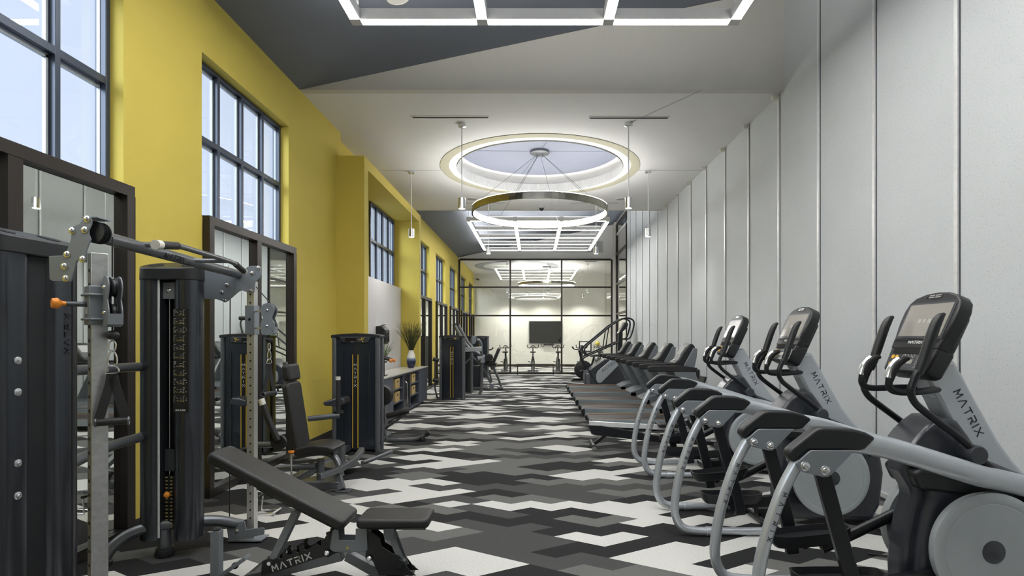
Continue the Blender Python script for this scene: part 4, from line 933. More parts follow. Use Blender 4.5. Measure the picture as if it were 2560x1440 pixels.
PB = [(491,708),(500,708),(507,703),(514,667),(560,668),(569,670),(575,679),(583,683),(596,682),(607,676),(618,667),(630,664.5),(646,665),(652,672),(653,683),(649,696),(638,705),(635,731),(618,731),(604,725.7),(596,730),(569,753.5),(555,753),(541.7,748),(491,747)]
plate('head_plate', PB, 4.30, .008, 'platesil', cb, [(568,667.5),(646,669.5),(631,683),(568,712),(555.5,730),(627,726.5),(563,751)]); plate('head_plate', PB, 4.41, .008, 'platesil', cb)
b = MB(); v = at(632,690,4.36); b.lathe([(.05,-.02),(.05,.02)], (v.x-CO.x, 4.36-CO.y, v.z), 24, 'y'); b.build('pulley', 'black', cb)
PF = [(566,1316),(571,1309),(611,1303),(616,1324),(656,1319),(661,1322),(660,1336),(576,1355),(571,1352)]
f = plate('foot_channel', PF, 4.28, .008, 'platesil', cb, [(592,1327)]); plate('foot_channel', PF, 4.42, .008, 'platesil', cb)
b = MB(); b.bb(-2.38-CO.x, -2.12-CO.x, 4.285-CO.y, 4.42-CO.y, .012, .022); b.build('foot_pan', 'platesil', cb)
for x in (-2.33, -2.15): b = MB(); b.cyl(L_(x,4.35,0), L_(x,4.35,.014), .016, seg=14); b.build('leveling_foot', 'black', cb)
# near column, turned towards the room
NC = Vector(L_(-2.085, 2.64, 0)); na = R(-38.7); fN = Vector((math.cos(na), math.sin(na), 0)); lN = Vector((fN.y, -fN.x, 0))   # lN points to the viewer's left
rotc = Matrix.Rotation(na, 4, 'Z')
b = MB(); b.box(NC+Vector((0,0,1.0)), (.066,.066,2.0), rotc); cl = b.build('guide_column', 'galv', cb, bev=.003)
b = MB()
for k in range(28): c0 = NC+lN*.033+Vector((0,0,.12+k*.0665)); b.cyl(c0, c0+lN*.002, .0085, seg=12)
b.build('peg_hole', 'slotblack', cl)
PAp = [(121.5,640),(153,639),(166,629),(176,600),(179,578),(181,566),(197,560),(205,548),(213,543),(226,543),(229,553),(228,562),(222,574),(222,586),(227,598),(221,612),(216,625),(215,656),(205,656),(196,650),(192,652),(177,705),(130,703),(123,698)]
plate('head_plate', PAp, 2.60, .008, 'platesil', cb, [(218,548),(180,577),(212,575),(168,636),(207,648),(161,666),(165,696)]); plate('head_plate', PAp, 2.69, .008, 'platesil', cb)
v = at(243,582,2.65)
for q in (-.018, 0, .018): b = MB(); b.lathe([(.052,-.006),(.046,-.003),(.046,.003),(.052,.006)], (v.x-CO.x, 2.65+q-CO.y, v.z), 28, 'y'); b.build('pulley', 'black', cb)
b = MB(); b.bb(v.x-CO.x-.04, v.x-CO.x+.035, 2.605-CO.y, 2.69-CO.y, v.z+.062, v.z+.07); b.build('head_spacer', 'platesil', cb, bev=.002)
# carriage on the near column
zc0 = 1.75; b = MB(); b.box(NC+Vector((0,0,zc0)), (.088,.088,.185), rotc); car = b.build('height_carriage', 'platesil', cb, bev=.004)
for z in (1.80, 1.685):
    b = MB(); p0 = NC+Vector((0,0,z)); rN = -lN
    b.tube([p0+lN*.05-fN*.05, p0+lN*.052+fN*.05, p0+rN*.01+fN*.056, p0+rN*.05+fN*.06], .006, sm=1, seg=8); b.build('retaining_rod', 'platesil', car)
b = MB(); p0 = NC+lN*.045+Vector((0,0,1.755)); b.tube([p0, p0+lN*.075], .012, 12, 0); b.build('pin_sleeve', 'gunmetal', car); b = MB(); b.tube([p0+lN*.07, p0+lN*.09, p0+lN*.105, p0+lN*.125], [.010,.012,.026,.022], 16, 0); b.build('pop_pin_knob', 'orange', car)
b = MB(); b.box(NC+lN*.0445+Vector((0,0,1.725)), (.03,.002,.03), rotc @ Matrix.Rotation(R(0),4,'Z')); b.build('warning_label', 'logo_light', car)
PC = NC+fN*.085-lN*.035+Vector((0,0,1.775)); ax = -lN
def eight(R1, n=20):
    o_ = []
    for k in range(n+1): a = R(-25+230*k/n); o_.append((R1*math.cos(a), .06+R1*math.sin(a)))
    o_.append((-R1*.62, 0))
    for k in range(n+1): a = R(155+230*k/n); o_.append((R1*1.02*math.cos(a), -.06+R1*1.02*math.sin(a)))
    o_.append((R1*.62, 0)); return o_
def pulley_block(par, C_, ax_, plane):
    ax_ = Vector(ax_); pl = Vector(plane)
    root_ = None
    for s in (-1, 1):
        b = MB(); b.frame_prism(eight(.054), C_+ax_*(s*.026), pl, (0,0,1), ax_, -.003, .003); p_ = b.build('pulley_cheek', 'platesil', par, bev=.002)
        for z in (.06,-.06):
            b = MB(); c0 = C_+ax_*(s*.029)+Vector((0,0,z)); b.tube([c0, c0+ax_*(s*.006), c0+ax_*(s*.010)], [.010,.009,.004], 12, 0); b.build('bolt', 'chrome', p_)
    for z in (.06,-.06):
        b = MB(); c0 = C_+Vector((0,0,z)); n = 28
        secs = [[pl*(r*math.cos(2*PI*k/n))+Vector((0,0,1))*(r*math.sin(2*PI*k/n)) for k in range(n)] for r in (.049,.042,.042,.049)]
        b.ring_sweep([c0-ax_*.011, c0-ax_*.004, c0+ax_*.004, c0+ax_*.011], secs); b.build('pulley_wheel', 'black', par)
    b = MB(); c0 = C_+Vector((0,0,-.115)); b.frame_prism([(-.05,.05),(-.045,.0),(-.02,-.012),(.02,-.012),(.05,.0),(.055,.05),(.045,.05),(.04,.01),(-.035,.01),(-.04,.05)], c0, pl, (0,0,1), ax_, -.03, .03); b.build('cable_guard', 'platesil', par)
pulley_block(cb, PC, ax, fN)
b = MB(); b.tube([PC+Vector((0,0,.11)), PC+Vector((-.0,0,.30))], .0035, sm=0, seg=6); b.build('cable', 'rubber', cb)
CB = Vector(L_(-2.015, 4.20, 1.745)); pulley_block(cb, CB, (0,-1,0), (1,0,0))
b = MB(); b.bb(-2.262-CO.x, -2.188-CO.x, 4.318-CO.y, 4.40-CO.y, 1.62, 1.85); car = b.build('height_carriage', 'platesil', cb, bev=.003)
b = MB(); b.cyl(L_(-2.225,4.318,1.74), L_(-2.225,4.315,1.74), .010); b.build('pin_hole', 'slotblack', car)
b = MB(); b.tube([L_(-2.26,4.35,1.75), L_(-2.32,4.35,1.75)], .016, sm=0, seg=12); b.build('pin_sleeve', 'gunmetal', car)
for z in (1.80, 1.67): b = MB(); b.tube([L_(-2.19,4.32,z), L_(-2.12,4.25,z), L_(-2.06,4.21,z)], .007, sm=1, seg=8); b.build('retaining_rod', 'chrome', car)
b = MB(); b.tube([L_(-2.40,4.36,1.90), L_(-2.405,4.36,.12)], .004, sm=0, seg=6); b.build('cable', 'rubber', cb)
b = MB(); b.tube([L_(-2.15,4.27,1.99), tuple(CB+Vector((.02,0,.10)))], .004, sm=0, seg=6); b.build('cable', 'rubber', cb)
b = MB(); b.tube([L_(-2.30,2.75,1.9), L_(-2.30,2.75,.05)], .004, sm=0, seg=6); b.build('cable', 'rubber', cb)
for C0, k in ((CB, 0), (PC, 1)):
    b = MB(); z0 = C0.z-.11; b.tube([C0+Vector((0,0,-.10)), C0+Vector((0,0,-.185))], .004, sm=0, seg=6); b.build('cable_end', 'rubber', cb)
    b = MB(); b.ball(C0+Vector((0,0,-.165)), .026, (1.1,1.1,.85)); b.build('cable_stop', 'rubber', cb)
# crossbar with lettering, pull up handle
b = MB(); b.tube([L_(-2.09,2.68,2.085), L_(-2.31,4.33,2.09)], .032, sm=0, seg=20); xb = b.build('crossbar', 'ironox', cb)
d = Vector((-.22,1.65,.005)).normalized(); pth = Vector(L_(-2.09,2.68,2.085))+d*.62; nr = Vector((d.y, -d.x, -.55)).normalized()
lettering(xb, 'logo_dark', pth+nr*.0325, d, nr.cross(d), .036, st=.15, gap=.4)
b = MB(); hp = [(-2.005,3.08,2.112),(-2.015,3.18,2.118),(-2.05,3.35,2.122),(-2.12,3.85,2.13),(-2.15,3.98,2.125)]
b.tube([L_(*p) for p in hp], .016, sm=1, seg=14); ph = b.build('pull_up_bar', 'ironox', cb)
b = MB(); b.tube([L_(-1.985,2.93,2.09), L_(-2.005,3.10,2.113)], .022, sm=0, seg=18); b.build('grip', 'rubber', ph); b = MB(); b.cyl(L_(-1.98,2.885,2.084), L_(-1.985,2.93,2.09), .025, seg=20); b.build('end_cap', 'whitecap', ph)
b = MB(); b.tube([L_(-2.15,3.98,2.125), L_(-2.195,4.17,2.10)], .021, sm=0, seg=18); b.build('grip', 'rubber', ph); b = MB(); b.cyl(L_(-2.195,4.17,2.10), L_(-2.20,4.19,2.098), .024, seg=20); b.build('end_cap', 'whitecap', ph)
b = MB(); b.tube([L_(-2.13,2.98,2.10), L_(-2.06,3.02,2.105), L_(-1.995,3.02,2.10)], .015, sm=1, seg=12); b.build('bar_strut', 'ironox', ph)
b = MB(); b.tube([L_(-2.20,3.5,2.09), L_(-2.15,3.62,2.10), L_(-2.11,3.80,2.125)], .015, sm=1, seg=12); b.build('bar_strut', 'ironox', ph)
# hanging D handles
def d_handle(base, ang, label):
    t = thing('strap_stirrup', base, label, 'stirrup', 'strap stirrups hanging on the cable station', rz=ang)   # origin at carabiner top
    b = MB(); b.tube([(.0,0,0),(.014,0,-.012),(.012,0,-.045),(0,0,-.055),(-.012,0,-.045),(-.014,0,-.012),(0,0,0)], .0035, sm=1, seg=8); b.build('swivel_ring', 'chrome', t)
    b = MB(); b.tube([(0,.0,-.045),(.016,0,-.07),(.020,0,-.115),(0,0,-.125),(-.020,0,-.115),(-.014,0,-.07),(0,0,-.045)], .0035, sm=2, seg=8); b.build('carabiner', 'chrome', t)
    b = MB(); b.tube([(-.026,0,-.155),(-.022,0,-.13),(0,0,-.118),(.022,0,-.13),(.026,0,-.155),(-.026,0,-.155)], .0035, sm=1, seg=8); b.build('triangle_ring', 'chrome', t)
    for s in (-1, 1):
        b = MB(); pts = [(s*.002,0,-.150),(s*.010,0,-.21),(s*.050,0,-.37)]; b.tube(pts, .0022, sm=0, up=(0,1,0), ry=.019, sq=True); st_ = b.build('strap', 'strapmat', t)
    b = MB(); b.cyl((-.062,0,-.385), (.062,0,-.385), .0175, seg=20); b.build('grip', 'rubber', t)
    for s in (-1, 1): b = MB(); b.torus((s*.062,0,-.385), .017, .005, 'x'); b.build('grip_ring', 'gunmetal', t)
M['strapmat'] = mat('black_webbing', (.016,.016,.018), .7, bump=.2)
d_handle(tuple(CO+PC+Vector((0,0,-.19))), R(30), 'black strap handle with chrome carabiner hanging from the near pulley')
d_handle(tuple(CO+CB+Vector((0,0,-.19))), R(75), 'black strap handle hanging from the far pulley, seen end on')
# ================================================================ ADJUSTABLE BENCH
BO = Vector((-1.25, 3.55, 0)); t = thing('weight_bench', tuple(BO), 'black padded incline weight bench on grey frame in the foreground', 'weight bench')
d = Vector((-.89,0,.456)).normalized(); n_ = Vector((.456,0,.89)).normalized(); O = Vector((-1.165,3.55,.452))-BO
ol = []
for x, y in rrect(.96,.27,.035,5,.48,0): ol.append((x, y*(1.06-.20*max(0, x-.3)) if x > .3 else y*1.06))
b = MB(); b.frame_prism(ol, O, d, (0,1,0), n_, -.07, 0); b.build('backrest_pad', 'leather', t, bev=.022, seg=4)
b = MB(); b.frame_prism(rrect(.455,.262,.04,5,0,0), Vector((-.885,3.555,.467))-BO, (1,0,0), (0,1,0), (0,0,1), -.062, 0); b.build('seat_pad', 'leather', t, bev=.022, seg=4)
b = MB(); b.frame_prism([(.02,-.04),(.62,-.04),(.62,.04),(.02,.04)], O, d, (0,1,0), n_, -.115, -.068); b.build('backrest_frame', 'black', t, bev=.004)
b = MB(); b.bb(.16,.56,-.04,.04,.375,.410); b.build('seat_frame', 'black', t, bev=.004)
cr4 = lambda l: [(500+a/3.13, 980+c/3.13) for a, c in l]
def bp(name, pts, y0, y1, m, bev=.003):
    o2 = [(at(px, py, 3.50).x-BO.x, at(px, py, 3.50).z) for px, py in cr4(pts)]; b = MB(); b.prism(o2, y0, y1); return b.build(name, m, t, bev=bev)
for s in (-1, 1):
    y = s*.050
    p = bp('centre_bracket', [(1035,1085),(1060,1068),(1085,1078),(1090,1158),(1218,1162),(1218,1068),(1305,1064),(1312,1235),(1290,1252),(1045,1250),(1015,1225)], y-.004, y+.004, 'platesil')
    if s < 0:
        v = at(500+1155/3.13, 980+1215/3.13, 3.50); b = MB(); b.frame_prism([(-.010,-.008),(.010,-.008),(0,.010)], (v.x-BO.x, y-.004, v.z), (1,0,0), (0,0,1), (0,-1,0), 0, .001); b.build('warning_mark', 'yball', p)
    y = s*.036
    p = bp('adjustment_ladder', [(470,1440),(480,1330),(530,1308),(560,1318),(600,1300),(622,1312),(640,1296),(634,1262),(655,1232),(672,1234),(662,1262),(676,1284),(702,1276),(716,1262),(712,1244),(736,1228),(752,1234),(744,1256),(760,1266),(775,1250),(765,1205),(790,1182),(808,1184),(798,1215),(812,1240),(838,1236),(905,1190),(915,1205),(935,1210),(945,1195),(940,1170),(985,1140),(980,1105),(1020,1090),(1032,1280),(1000,1298),(970,1292),(840,1330),(640,1400)], y-.005, y+.005, 'black', .002)
    if s < 0:
        v = at(500+710/3.13, 980+1335/3.13, 3.50); dd = Vector((340,0,115)).normalized(); lettering(p, 'logo_light', (v.x-BO.x, y-.0055, v.z), dd, (-dd.z,0,dd.x), .038, st=.17, gap=.45)
    for (a, c) in ((995,1258),(1325,1300)):
        v = at(500+a/3.13, 980+c/3.13, 3.50); b = MB(); b.lathe([(.017,0),(.017,s*.004),(.010,s*.012),(0,s*.012)], (v.x-BO.x, s*.056, v.z), 14, 'y', cap=False); b.build('bolt', 'chrome', t)
    p = bp('front_side_plate', [(1290,1300),(1310,1095),(1345,1100),(1405,1150),(1420,1215),(1510,1270),(1560,1290),(1640,1400),(1690,1440),(1400,1440),(1345,1320),(1310,1330)], s*.040-.004, s*.040+.004, 'black')
b = MB(); v0 = at(500+745/3.13, 980+940/3.13, 3.52)-BO; v1 = at(500+555/3.13, 980+1330/3.13, 3.52)-BO
for s in (-1, 1): b = MB(); b.tube([(v0.x, s*.030, v0.z), (v1.x, s*.030, v1.z)], .004, sm=0, sq=True, up=(0,1,0), ry=.022); b.build('backrest_strut', 'platesil', t, bev=.002)
b = MB(); b.cyl((v1.x,-.06,v1.z),(v1.x,.06,v1.z),.012,seg=14); b.build('ladder_pin', 'chrome', t)
v0 = at(500+1470/3.13, 980+1075/3.13, 3.50)-BO; v1 = at(500+1590/3.13, 980+1395/3.13, 3.50)-BO
b = MB()
b.tube([(v0.x,-.03,v0.z),(v1.x,-.03,v1.z)], .004, sm=0, sq=True, up=(0,1,0), ry=.020); b.build('seat_strut', 'platesil', t, bev=.002)
b = MB(); b.tube([(v0.x,.03,v0.z),(v1.x,.03,v1.z)], .004, sm=0, sq=True, up=(0,1,0), ry=.020); b.build('seat_strut', 'platesil', t, bev=.002)
bp('seat_bracket', [(1430,1070),(1515,1070),(1510,1150),(1465,1170),(1440,1155)], -.045, -.035, 'platesil')
b = MB(); b.tube([(-.60,0,.045),(.02,0,.20)], .028, sm=0, sq=True, up=(0,1,0), ry=.03); b.build('rear_leg', 'ironox', t, bev=.003)
b = MB(); b.tube([(.05,0,.20),(.30,0,.06)], .028, sm=0, sq=True, up=(0,1,0), ry=.03); b.build('front_leg', 'ironox', t, bev=.003)
b = MB(); b.tube([(-.60,-.26,.035),(-.60,.26,.035)], .032, sm=0); b.build('rear_foot', 'black', t)
b = MB(); b.tube([(.42,-.18,.035),(.42,.18,.035)], .032, sm=0); b.build('front_foot', 'black', t); b = MB(); b.tube([(.25,0,.06),(.42,0,.05)], .025, sm=0); b.build('foot_link', 'black', t)
b = MB(); b.box((.40,-.03,.16),(.05,.05,.06),('Y', R(30))); b.build('adjustment_handle', 'black', t, bev=.006)
# steel floor stand left of the bench
t = thing('floor_stand', (-2.04, 3.55, 0), 'grey steel upright stand with angled channel left of the weight bench', 'stand')
b = MB(); b.bb(-.028,.028,-.028,.028,.01,.36); b.build('post', 'platesil', t, bev=.004); b = MB(); b.ball((0,0,.365), .026, (1,1,.5)); b.build('post_cap', 'black', t)
b = MB(); b.tube([(.03,0,.07),(.20,0,.19)], .035, sm=0, sq=True, up=(0,1,0), ry=.012); b.build('angled_channel', 'platesil', t, bev=.003)
b = MB(); b.bb(-.12,.14,-.05,.05,0,.012); b.build('base_plate', 'platesil', t, bev=.002); b = MB(); b.bb(.14,.28,-.04,.04,0,.02); b.build('rubber_pad', 'black', t, bev=.004)
b = MB(); b.ball((.09,.05,.11), .022); b.build('knob', 'black', t)
# chrome row attachment on the floor
t = thing('row_handle', (-2.43, 5.0, 0), 'small chrome V row handle standing on the carpet below the mirror', 'cable attachment')
for s in (-1, 1):
    b = MB(); b.tube([(-.06,s*.05,.015),(-.05,s*.05,.16)], .007, sm=0, seg=10); b.build('side_rod', 'chrome', t)
    b = MB(); b.tube([(-.06,s*.05,.015),(.10,s*.05,.025)], .007, sm=0, seg=10); b.build('floor_rod', 'chrome', t)
b = MB(); b.tube([(-.05,-.06,.165),(-.05,.06,.165)], .014, sm=0); b.build('grip', 'rubber', t); b = MB(); b.tube([(.10,-.07,.025),(.10,.07,.025)], .014, sm=0); b.build('grip', 'chrome', t)
# ================================================================ SELECTORISED MACHINES
def tower(par, ox, oy, W=.657, H=1.65, D=.24, bird=True, par_loc=(0,0,0)):
    X0 = ox-par_loc[0]; Yf = oy-par_loc[1]; h = W/2
    ol = [(-h+.03,.012),(-h*.55,.0),(0,-.010),(h*.55,.0),(h-.03,.012),(h-.03,D),(-h+.03,D)]
    b = MB(); b.prism([(X0+a, Yf+c) for a, c in ol], .03, H-.045, 'z'); sh = b.build('tower_shroud', 'navy', par, bev=.006)
    for s in (-1, 1):
        b = MB(); b.prism([(X0+s*(h-.030)+a, Yf+.03+c) for a, c in rrect(.062,.10,.028,5)], .0, H-.03, 'z'); b.build('tower_post', 'ironox', par)
        b = MB(); b.prism([(X0+s*(h-.028)+a, Yf+D-.02+c) for a, c in rrect(.055,.07,.02,4)], .0, H-.03, 'z'); b.build('tower_post', 'ironox', par)
        for q in (-1, 1): pass
        b = MB(); b.bb(X0+s*.036-.005, X0+s*.036+.005, Yf-.0145, Yf-.004, .06, 1.36); b.build('yellow_stripe', 'goldline', sh, smooth=False)
        b = MB(); b.prism([(X0+s*.17,Yf-.008),(X0+s*.185,Yf-.010),(X0+s*.20,Yf-.006),(X0+s*.20,Yf),(X0+s*.17,Yf)], .06, 1.40, 'z'); b.build('shroud_rib', 'navy', sh)
    b = MB(); b.bb(X0-.032, X0+.032, Yf-.0135, Yf-.004, .06, 1.37); b.build('centre_strip', 'slotblack', sh, smooth=False)
    b = MB(); top = [(X0-h-.01,H-.06),(X0-h-.012,H-.02),(X0-h*.6,H-.003),(X0,H+.006),(X0+h*.6,H-.003),(X0+h+.012,H-.02),(X0+h+.01,H-.06)]; b.prism(top, Yf-.02, Yf+D+.01); cp = b.build('tower_cap', 'black', par, bev=.008)
    b = MB(); b.prism([(X0-.215,H-.045),(X0-.175,H-.125),(X0+.175,H-.125),(X0+.215,H-.045)], Yf-.028, Yf); pl = b.build('name_placard', 'slateplast', par, bev=.006)
    b = MB(); b.bb(X0-.14, X0+.02, Yf-.0295, Yf-.027, H-.115, H-.060); b.build('display', 'screen2', pl)
    if bird:
        b = MB()
        for pts in ([(0,0),(.03,.025),(.045,.05),(.02,.03)], [(0,0),(-.03,.012),(-.055,.012),(-.02,-.004)], [(0,0),(.02,-.02),(.03,-.04),(.004,-.02)], [(0,0),(-.01,.02),(-.01,.04),(.008,.018)]):
            b.frame_prism([(a*.9, c*.9) for a, c in pts], (X0+.095, Yf-.0285, H-.088), (1,0,0), (0,0,1), (0,-1,0), 0, .002)
        b.build('figure_mark', 'goldline', pl)
    b = MB(); b.bb(X0-.06, X0-.01, Yf-.0305, Yf-.029, H-.118, H-.112); b.build('small_mark', 'mark', pl)
    lettering(sh, 'logo_light', (X0, Yf-.015, 1.20), (1,0,0), (0,0,1), .031, st=.13, gap=.85, stack=True, wide=1.3)
    return sh
pad = lambda par, name, O, U, V, N_, w_, h_, th, r=.05, m='leather': MB().frame_prism(rrect(w_, h_, r, 6), O, U, V, N_, -th, 0).build(name, m, par, bev=min(.022, th*.35), seg=3)
G = 'weight machines in a row below the windows'
# --- seated machine with first tower
WO = (-2.45, 6.0, 0); t = thing('weight_machine', WO, 'seated weight machine beside the first navy tower, white capped press handles', 'weight machine', G)
tower(t, -2.485, 7.69, par_loc=WO); Lw = lambda x, y, z: (x-WO[0], y-WO[1], z)
tl = Vector((.12,0,-.78)).normalized(); nb = Vector((.78,0,.12)).normalized()
pad(t, 'back_pad', Vector(Lw(-2.545,6.0,.745)), Vector((0,1,0)), -tl, nb, .34, .76, .075, .06); pad(t, 'head_pad', Vector(Lw(-2.60,6.0,1.225)), Vector((0,1,0)), -tl, nb, .29, .18, .075, .04)
b = MB(); b.tube([Lw(-2.705,6.0,1.33), Lw(-2.62,6.0,.55), Lw(-2.56,6.0,.32)], .022, sm=0, sq=True, up=(0,1,0)); b.build('back_post', 'ironox', t, bev=.003)
b = MB(); b.prism([(-2.54-WO[0],.36),(-2.52-WO[0],.43),(-2.35-WO[0],.465),(-2.18-WO[0],.455),(-2.10-WO[0],.42),(-2.13-WO[0],.375),(-2.30-WO[0],.375),(-2.50-WO[0],.335)], -.19, .19); b.build('seat_pad', 'leather', t, bev=.022, seg=3)
b = MB(); b.tube([Lw(-2.62,6.0,.30), Lw(-2.40,6.0,.345), Lw(-2.22,5.98,.35), Lw(-2.12,5.95,.28), Lw(-2.08,5.92,.18), Lw(-2.06,5.9,.12)], .034, sm=2); b.build('seat_tube', 'ironox', t)
b = MB(); b.tube([Lw(-2.075,5.80,.20), Lw(-1.99,5.72,.02)], .034, sm=0, sq=True, up=(1,0,0)); b.build('front_leg', 'ironox', t, bev=.004); b = MB(); b.bb(*[q for p in ((-2.04-WO[0],-1.90-WO[0]),(5.66-WO[1],5.78-WO[1]),(0,.02)) for q in p]); b.build('foot_plate', 'ironox', t, bev=.003)
b = MB(); b.tube([Lw(-2.16,5.55,.20), Lw(-2.02,5.75,.22), Lw(-1.94,6.0,.27), Lw(-1.93,6.2,.34)], .028, sm=2, sq=True, up=(0,0,1)); b.build('foot_bar', 'ironox', t, bev=.004)
b = MB(); b.tube([Lw(-2.02,6.5,.12), Lw(-1.95,6.8,.11), Lw(-1.83,7.1,.13)], .025, sm=1); b.build('foot_bar', 'ironox', t)
b = MB(); b.tube([Lw(-2.62,5.75,.065), Lw(-2.02,5.75,.065)], .045, sm=0, sq=True, up=(0,1,0), ry=.038); b.build('base_beam', 'ironox', t, bev=.005)
b = MB(); b.tube([Lw(-2.60,5.75,.06), Lw(-2.60,7.7,.06)], .045, sm=0, sq=True, up=(1,0,0), ry=.038); b.build('base_beam', 'ironox', t, bev=.005)
for x, y, z in ((-2.30,5.95,.12),(-2.28,6.55,.15)):
    b = MB(); b.lathe([(.20,0),(.20,.015),(.05,.018),(0,.018)], Lw(x,y,z-.07), 36); b.build('pivot_disc', 'ironox', t); b = MB(); b.cyl(Lw(x,y,z-.05), Lw(x,y,z+.17), .042); b.build('pivot_post', 'ironox', t)
b = MB(); b.tube([Lw(-2.75,5.9,.20), Lw(-2.33,5.9,.22)], .035, sm=0); b.build('cross_tube', 'ironox', t)
b = MB(); b.cyl(Lw(-2.55,5.80,.10), Lw(-2.55,5.80,.38), .010, seg=10); b.build('adjuster_stem', 'chrome', t); b = MB(); b.lathe([(.012,0),(.032,.02),(.032,.035),(0,.04)], Lw(-2.55,5.80,.37), 18); b.build('adjuster_knob', 'orange', t)
# press arms, one each side
b = MB(); b.tube([Lw(-2.60,6.35,.66), Lw(-2.26,6.42,.69)], .032, sm=0); b.build('press_arm', 'ironox', t)
b = MB(); b.lathe([(.06,0),(.06,.03),(.03,.035),(0,.035)], Lw(-2.29,6.45,.71), 22); b.build('handle_joint', 'black', t)
b = MB(); b.tube([Lw(-2.285,6.45,.74), Lw(-2.29,6.45,1.10)], .026, sm=0); g_ = b.build('press_handle', 'rubber', t); b = MB(); b.cyl(Lw(-2.29,6.45,1.10), Lw(-2.29,6.45,1.14), .028); b.build('end_cap', 'whitecap', g_, label='white handle end cap')
b = MB(); b.tube([Lw(-2.83,5.55,.52), Lw(-2.54,5.55,.52)], .030, sm=0); b.build('press_arm', 'ironox', t)
b = MB(); b.lathe([(.075,-.02),(.075,.02),(0,.02)], Lw(-2.555,5.53,.545), 24, 'y'); b.build('handle_joint', 'black', t)
b = MB(); b.tube([Lw(-2.55,5.50,.57), Lw(-2.64,5.50,.76), Lw(-2.70,5.50,.93)], .030, sm=1); g_ = b.build('press_handle', 'rubber', t); b = MB(); b.cyl(Lw(-2.70,5.50,.925), Lw(-2.72,5.50,.985), .031); b.build('end_cap', 'whitecap', g_, label='white handle end cap')
b = MB(); b.prism([(-2.80-WO[0],.74),(-2.62-WO[0],.80),(-2.52-WO[0],.80),(-2.50-WO[0],.72),(-2.60-WO[0],.68),(-2.78-WO[0],.69)], 7.30-WO[1], 7.55-WO[1]); b.build('thigh_pad', 'slateplast', t, bev=.02)
# --- low leg machine behind the first tower
WO = (-1.95, 8.6, 0); t = thing('weight_machine', WO, 'low leg machine with slanted pad just behind the first navy tower', 'weight machine', G); Lw = lambda x, y, z: (x-WO[0], y-WO[1], z)
q = lambda px, py, Y=8.5: Vector(Lw(*at(px, py, Y)))
b = MB(); c0 = q(957,988,8.4); b.lathe([(.05,-.07),(.14,-.06),(.16,-.0),(.14,.06),(.05,.07)], c0, 28, 'y'); b.build('roller_pad', 'leather', t)
b = MB(); b.tube([q(968,1040), q(985,1036), q(1008,1028), q(1022,1027)], [.055,.060,.050,.030], sm=1, up=(0,1,0), ry=.045, seg=18); b.build('leg_pad', 'leather', t)
b = MB(); b.tube([q(1016,1034), q(962,1072), q(945,1085)], .018, sm=0, sq=True, up=(0,1,0)); b.build('pad_arm', 'gunmetal', t, bev=.003)
b = MB(); b.tube([q(950,1040), q(966,1098)], .030, sm=0, seg=14); b.build('upright_leg', 'ironox', t)
b = MB(); b.tube([q(948,1101), q(1030,1101), q(1050,1096), q(1068,1084)], .030, sm=1, seg=14); b.build('base_tube', 'ironox', t); b = MB(); b.tube([q(1064,1088), q(1073,1080)], .037, sm=0, seg=14); b.build('end_cap', 'rubber', t)
v = q(1056,1103); b = MB(); b.lathe([(.045,0),(.05,.02),(.035,.06),(0,.06)], (v.x, v.y, 0), 18); b.build('rubber_foot', 'black', t)
b = MB(); b.bb(-2.60-WO[0], -2.28-WO[0], 8.45-WO[1], 8.9-WO[1], .0, .08); b.build('machine_base', 'ironox', t, bev=.01)
b = MB(); b.bb(-2.45-WO[0], -2.30-WO[0], 8.5-WO[1], 8.7-WO[1], .12, .8); b.build('machine_mast', 'gunmetal', t, bev=.01)
# --- second tower with inclined arms
WO = (-2.1, 14.06, 0); t = thing('weight_machine', WO, 'second navy tower with twin inclined press arms rising above it', 'weight machine', G); Lw = lambda x, y, z: (x-WO[0], y-WO[1], z)
tower(t, -2.095, 14.06, par_loc=WO, W=.63)
c4 = lambda a, c, Y: Vector(Lw(*at(1130+a/6.857, 790+c/6.857, Y)))
for (pts, Y) in (([(40,150),(130,320),(270,545),(420,640),(530,700)], 14.75), ([(100,150),(200,330),(300,505),(440,640),(555,700)], 14.95)):
    b = MB(); b.tube([c4(a, c, Y) for a, c in pts], .045, sm=1, seg=12); b.build('press_arm', 'ironox', t)
    b = MB(); p0 = c4(pts[0][0]-6, pts[0][1]-14, Y); p1 = c4(pts[0][0]+8, pts[0][1]+14, Y); b.cyl(p0, p1, .052, seg=12); b.build('arm_grip', 'rubber', t)
b = MB(); p0 = c4(205,575,14.5); p1 = c4(510,565,14.5); b.tube([p0, p1], .05, sm=0, sq=True, up=(0,1,0), ry=.06); b.build('cross_beam', 'silver', t, bev=.006)
b = MB(); b.tube([c4(430,405,14.6), c4(485,430,14.6), c4(508,520,14.6), c4(512,800,14.6), c4(512,1250,14.6), c4(470,1345,14.6)], .038, sm=2, seg=12); b.build('curved_frame', 'ironox', t)
b = MB(); b.prism([(v.x, v.z) for v in [c4(a, c, 14.45) for a, c in ((345,335),(415,340),(415,430),(390,480),(350,475),(335,430))]], .39, .42); b.build('cam_plate', 'platesil', t, bev=.006)
b = MB(); b.tube([c4(450,740,14.55), c4(520,720,14.55), c4(515,800,14.55)], .08, sm=0, seg=14); b.build('pivot_block', 'platesil', t)
for a, c, e, f_ in ((340,700,490,815),(220,820,340,700)): b = MB(); b.tube([c4(a, c, 14.6), c4(e, f_, 14.6)], .024, sm=0, seg=10); b.build('brace', 'gunmetal', t)
b = MB(); b.bb(-1.85-WO[0], -1.0-WO[0], .45, .62, 0, .06); b.build('floor_beam', 'ironox', t, bev=.006)
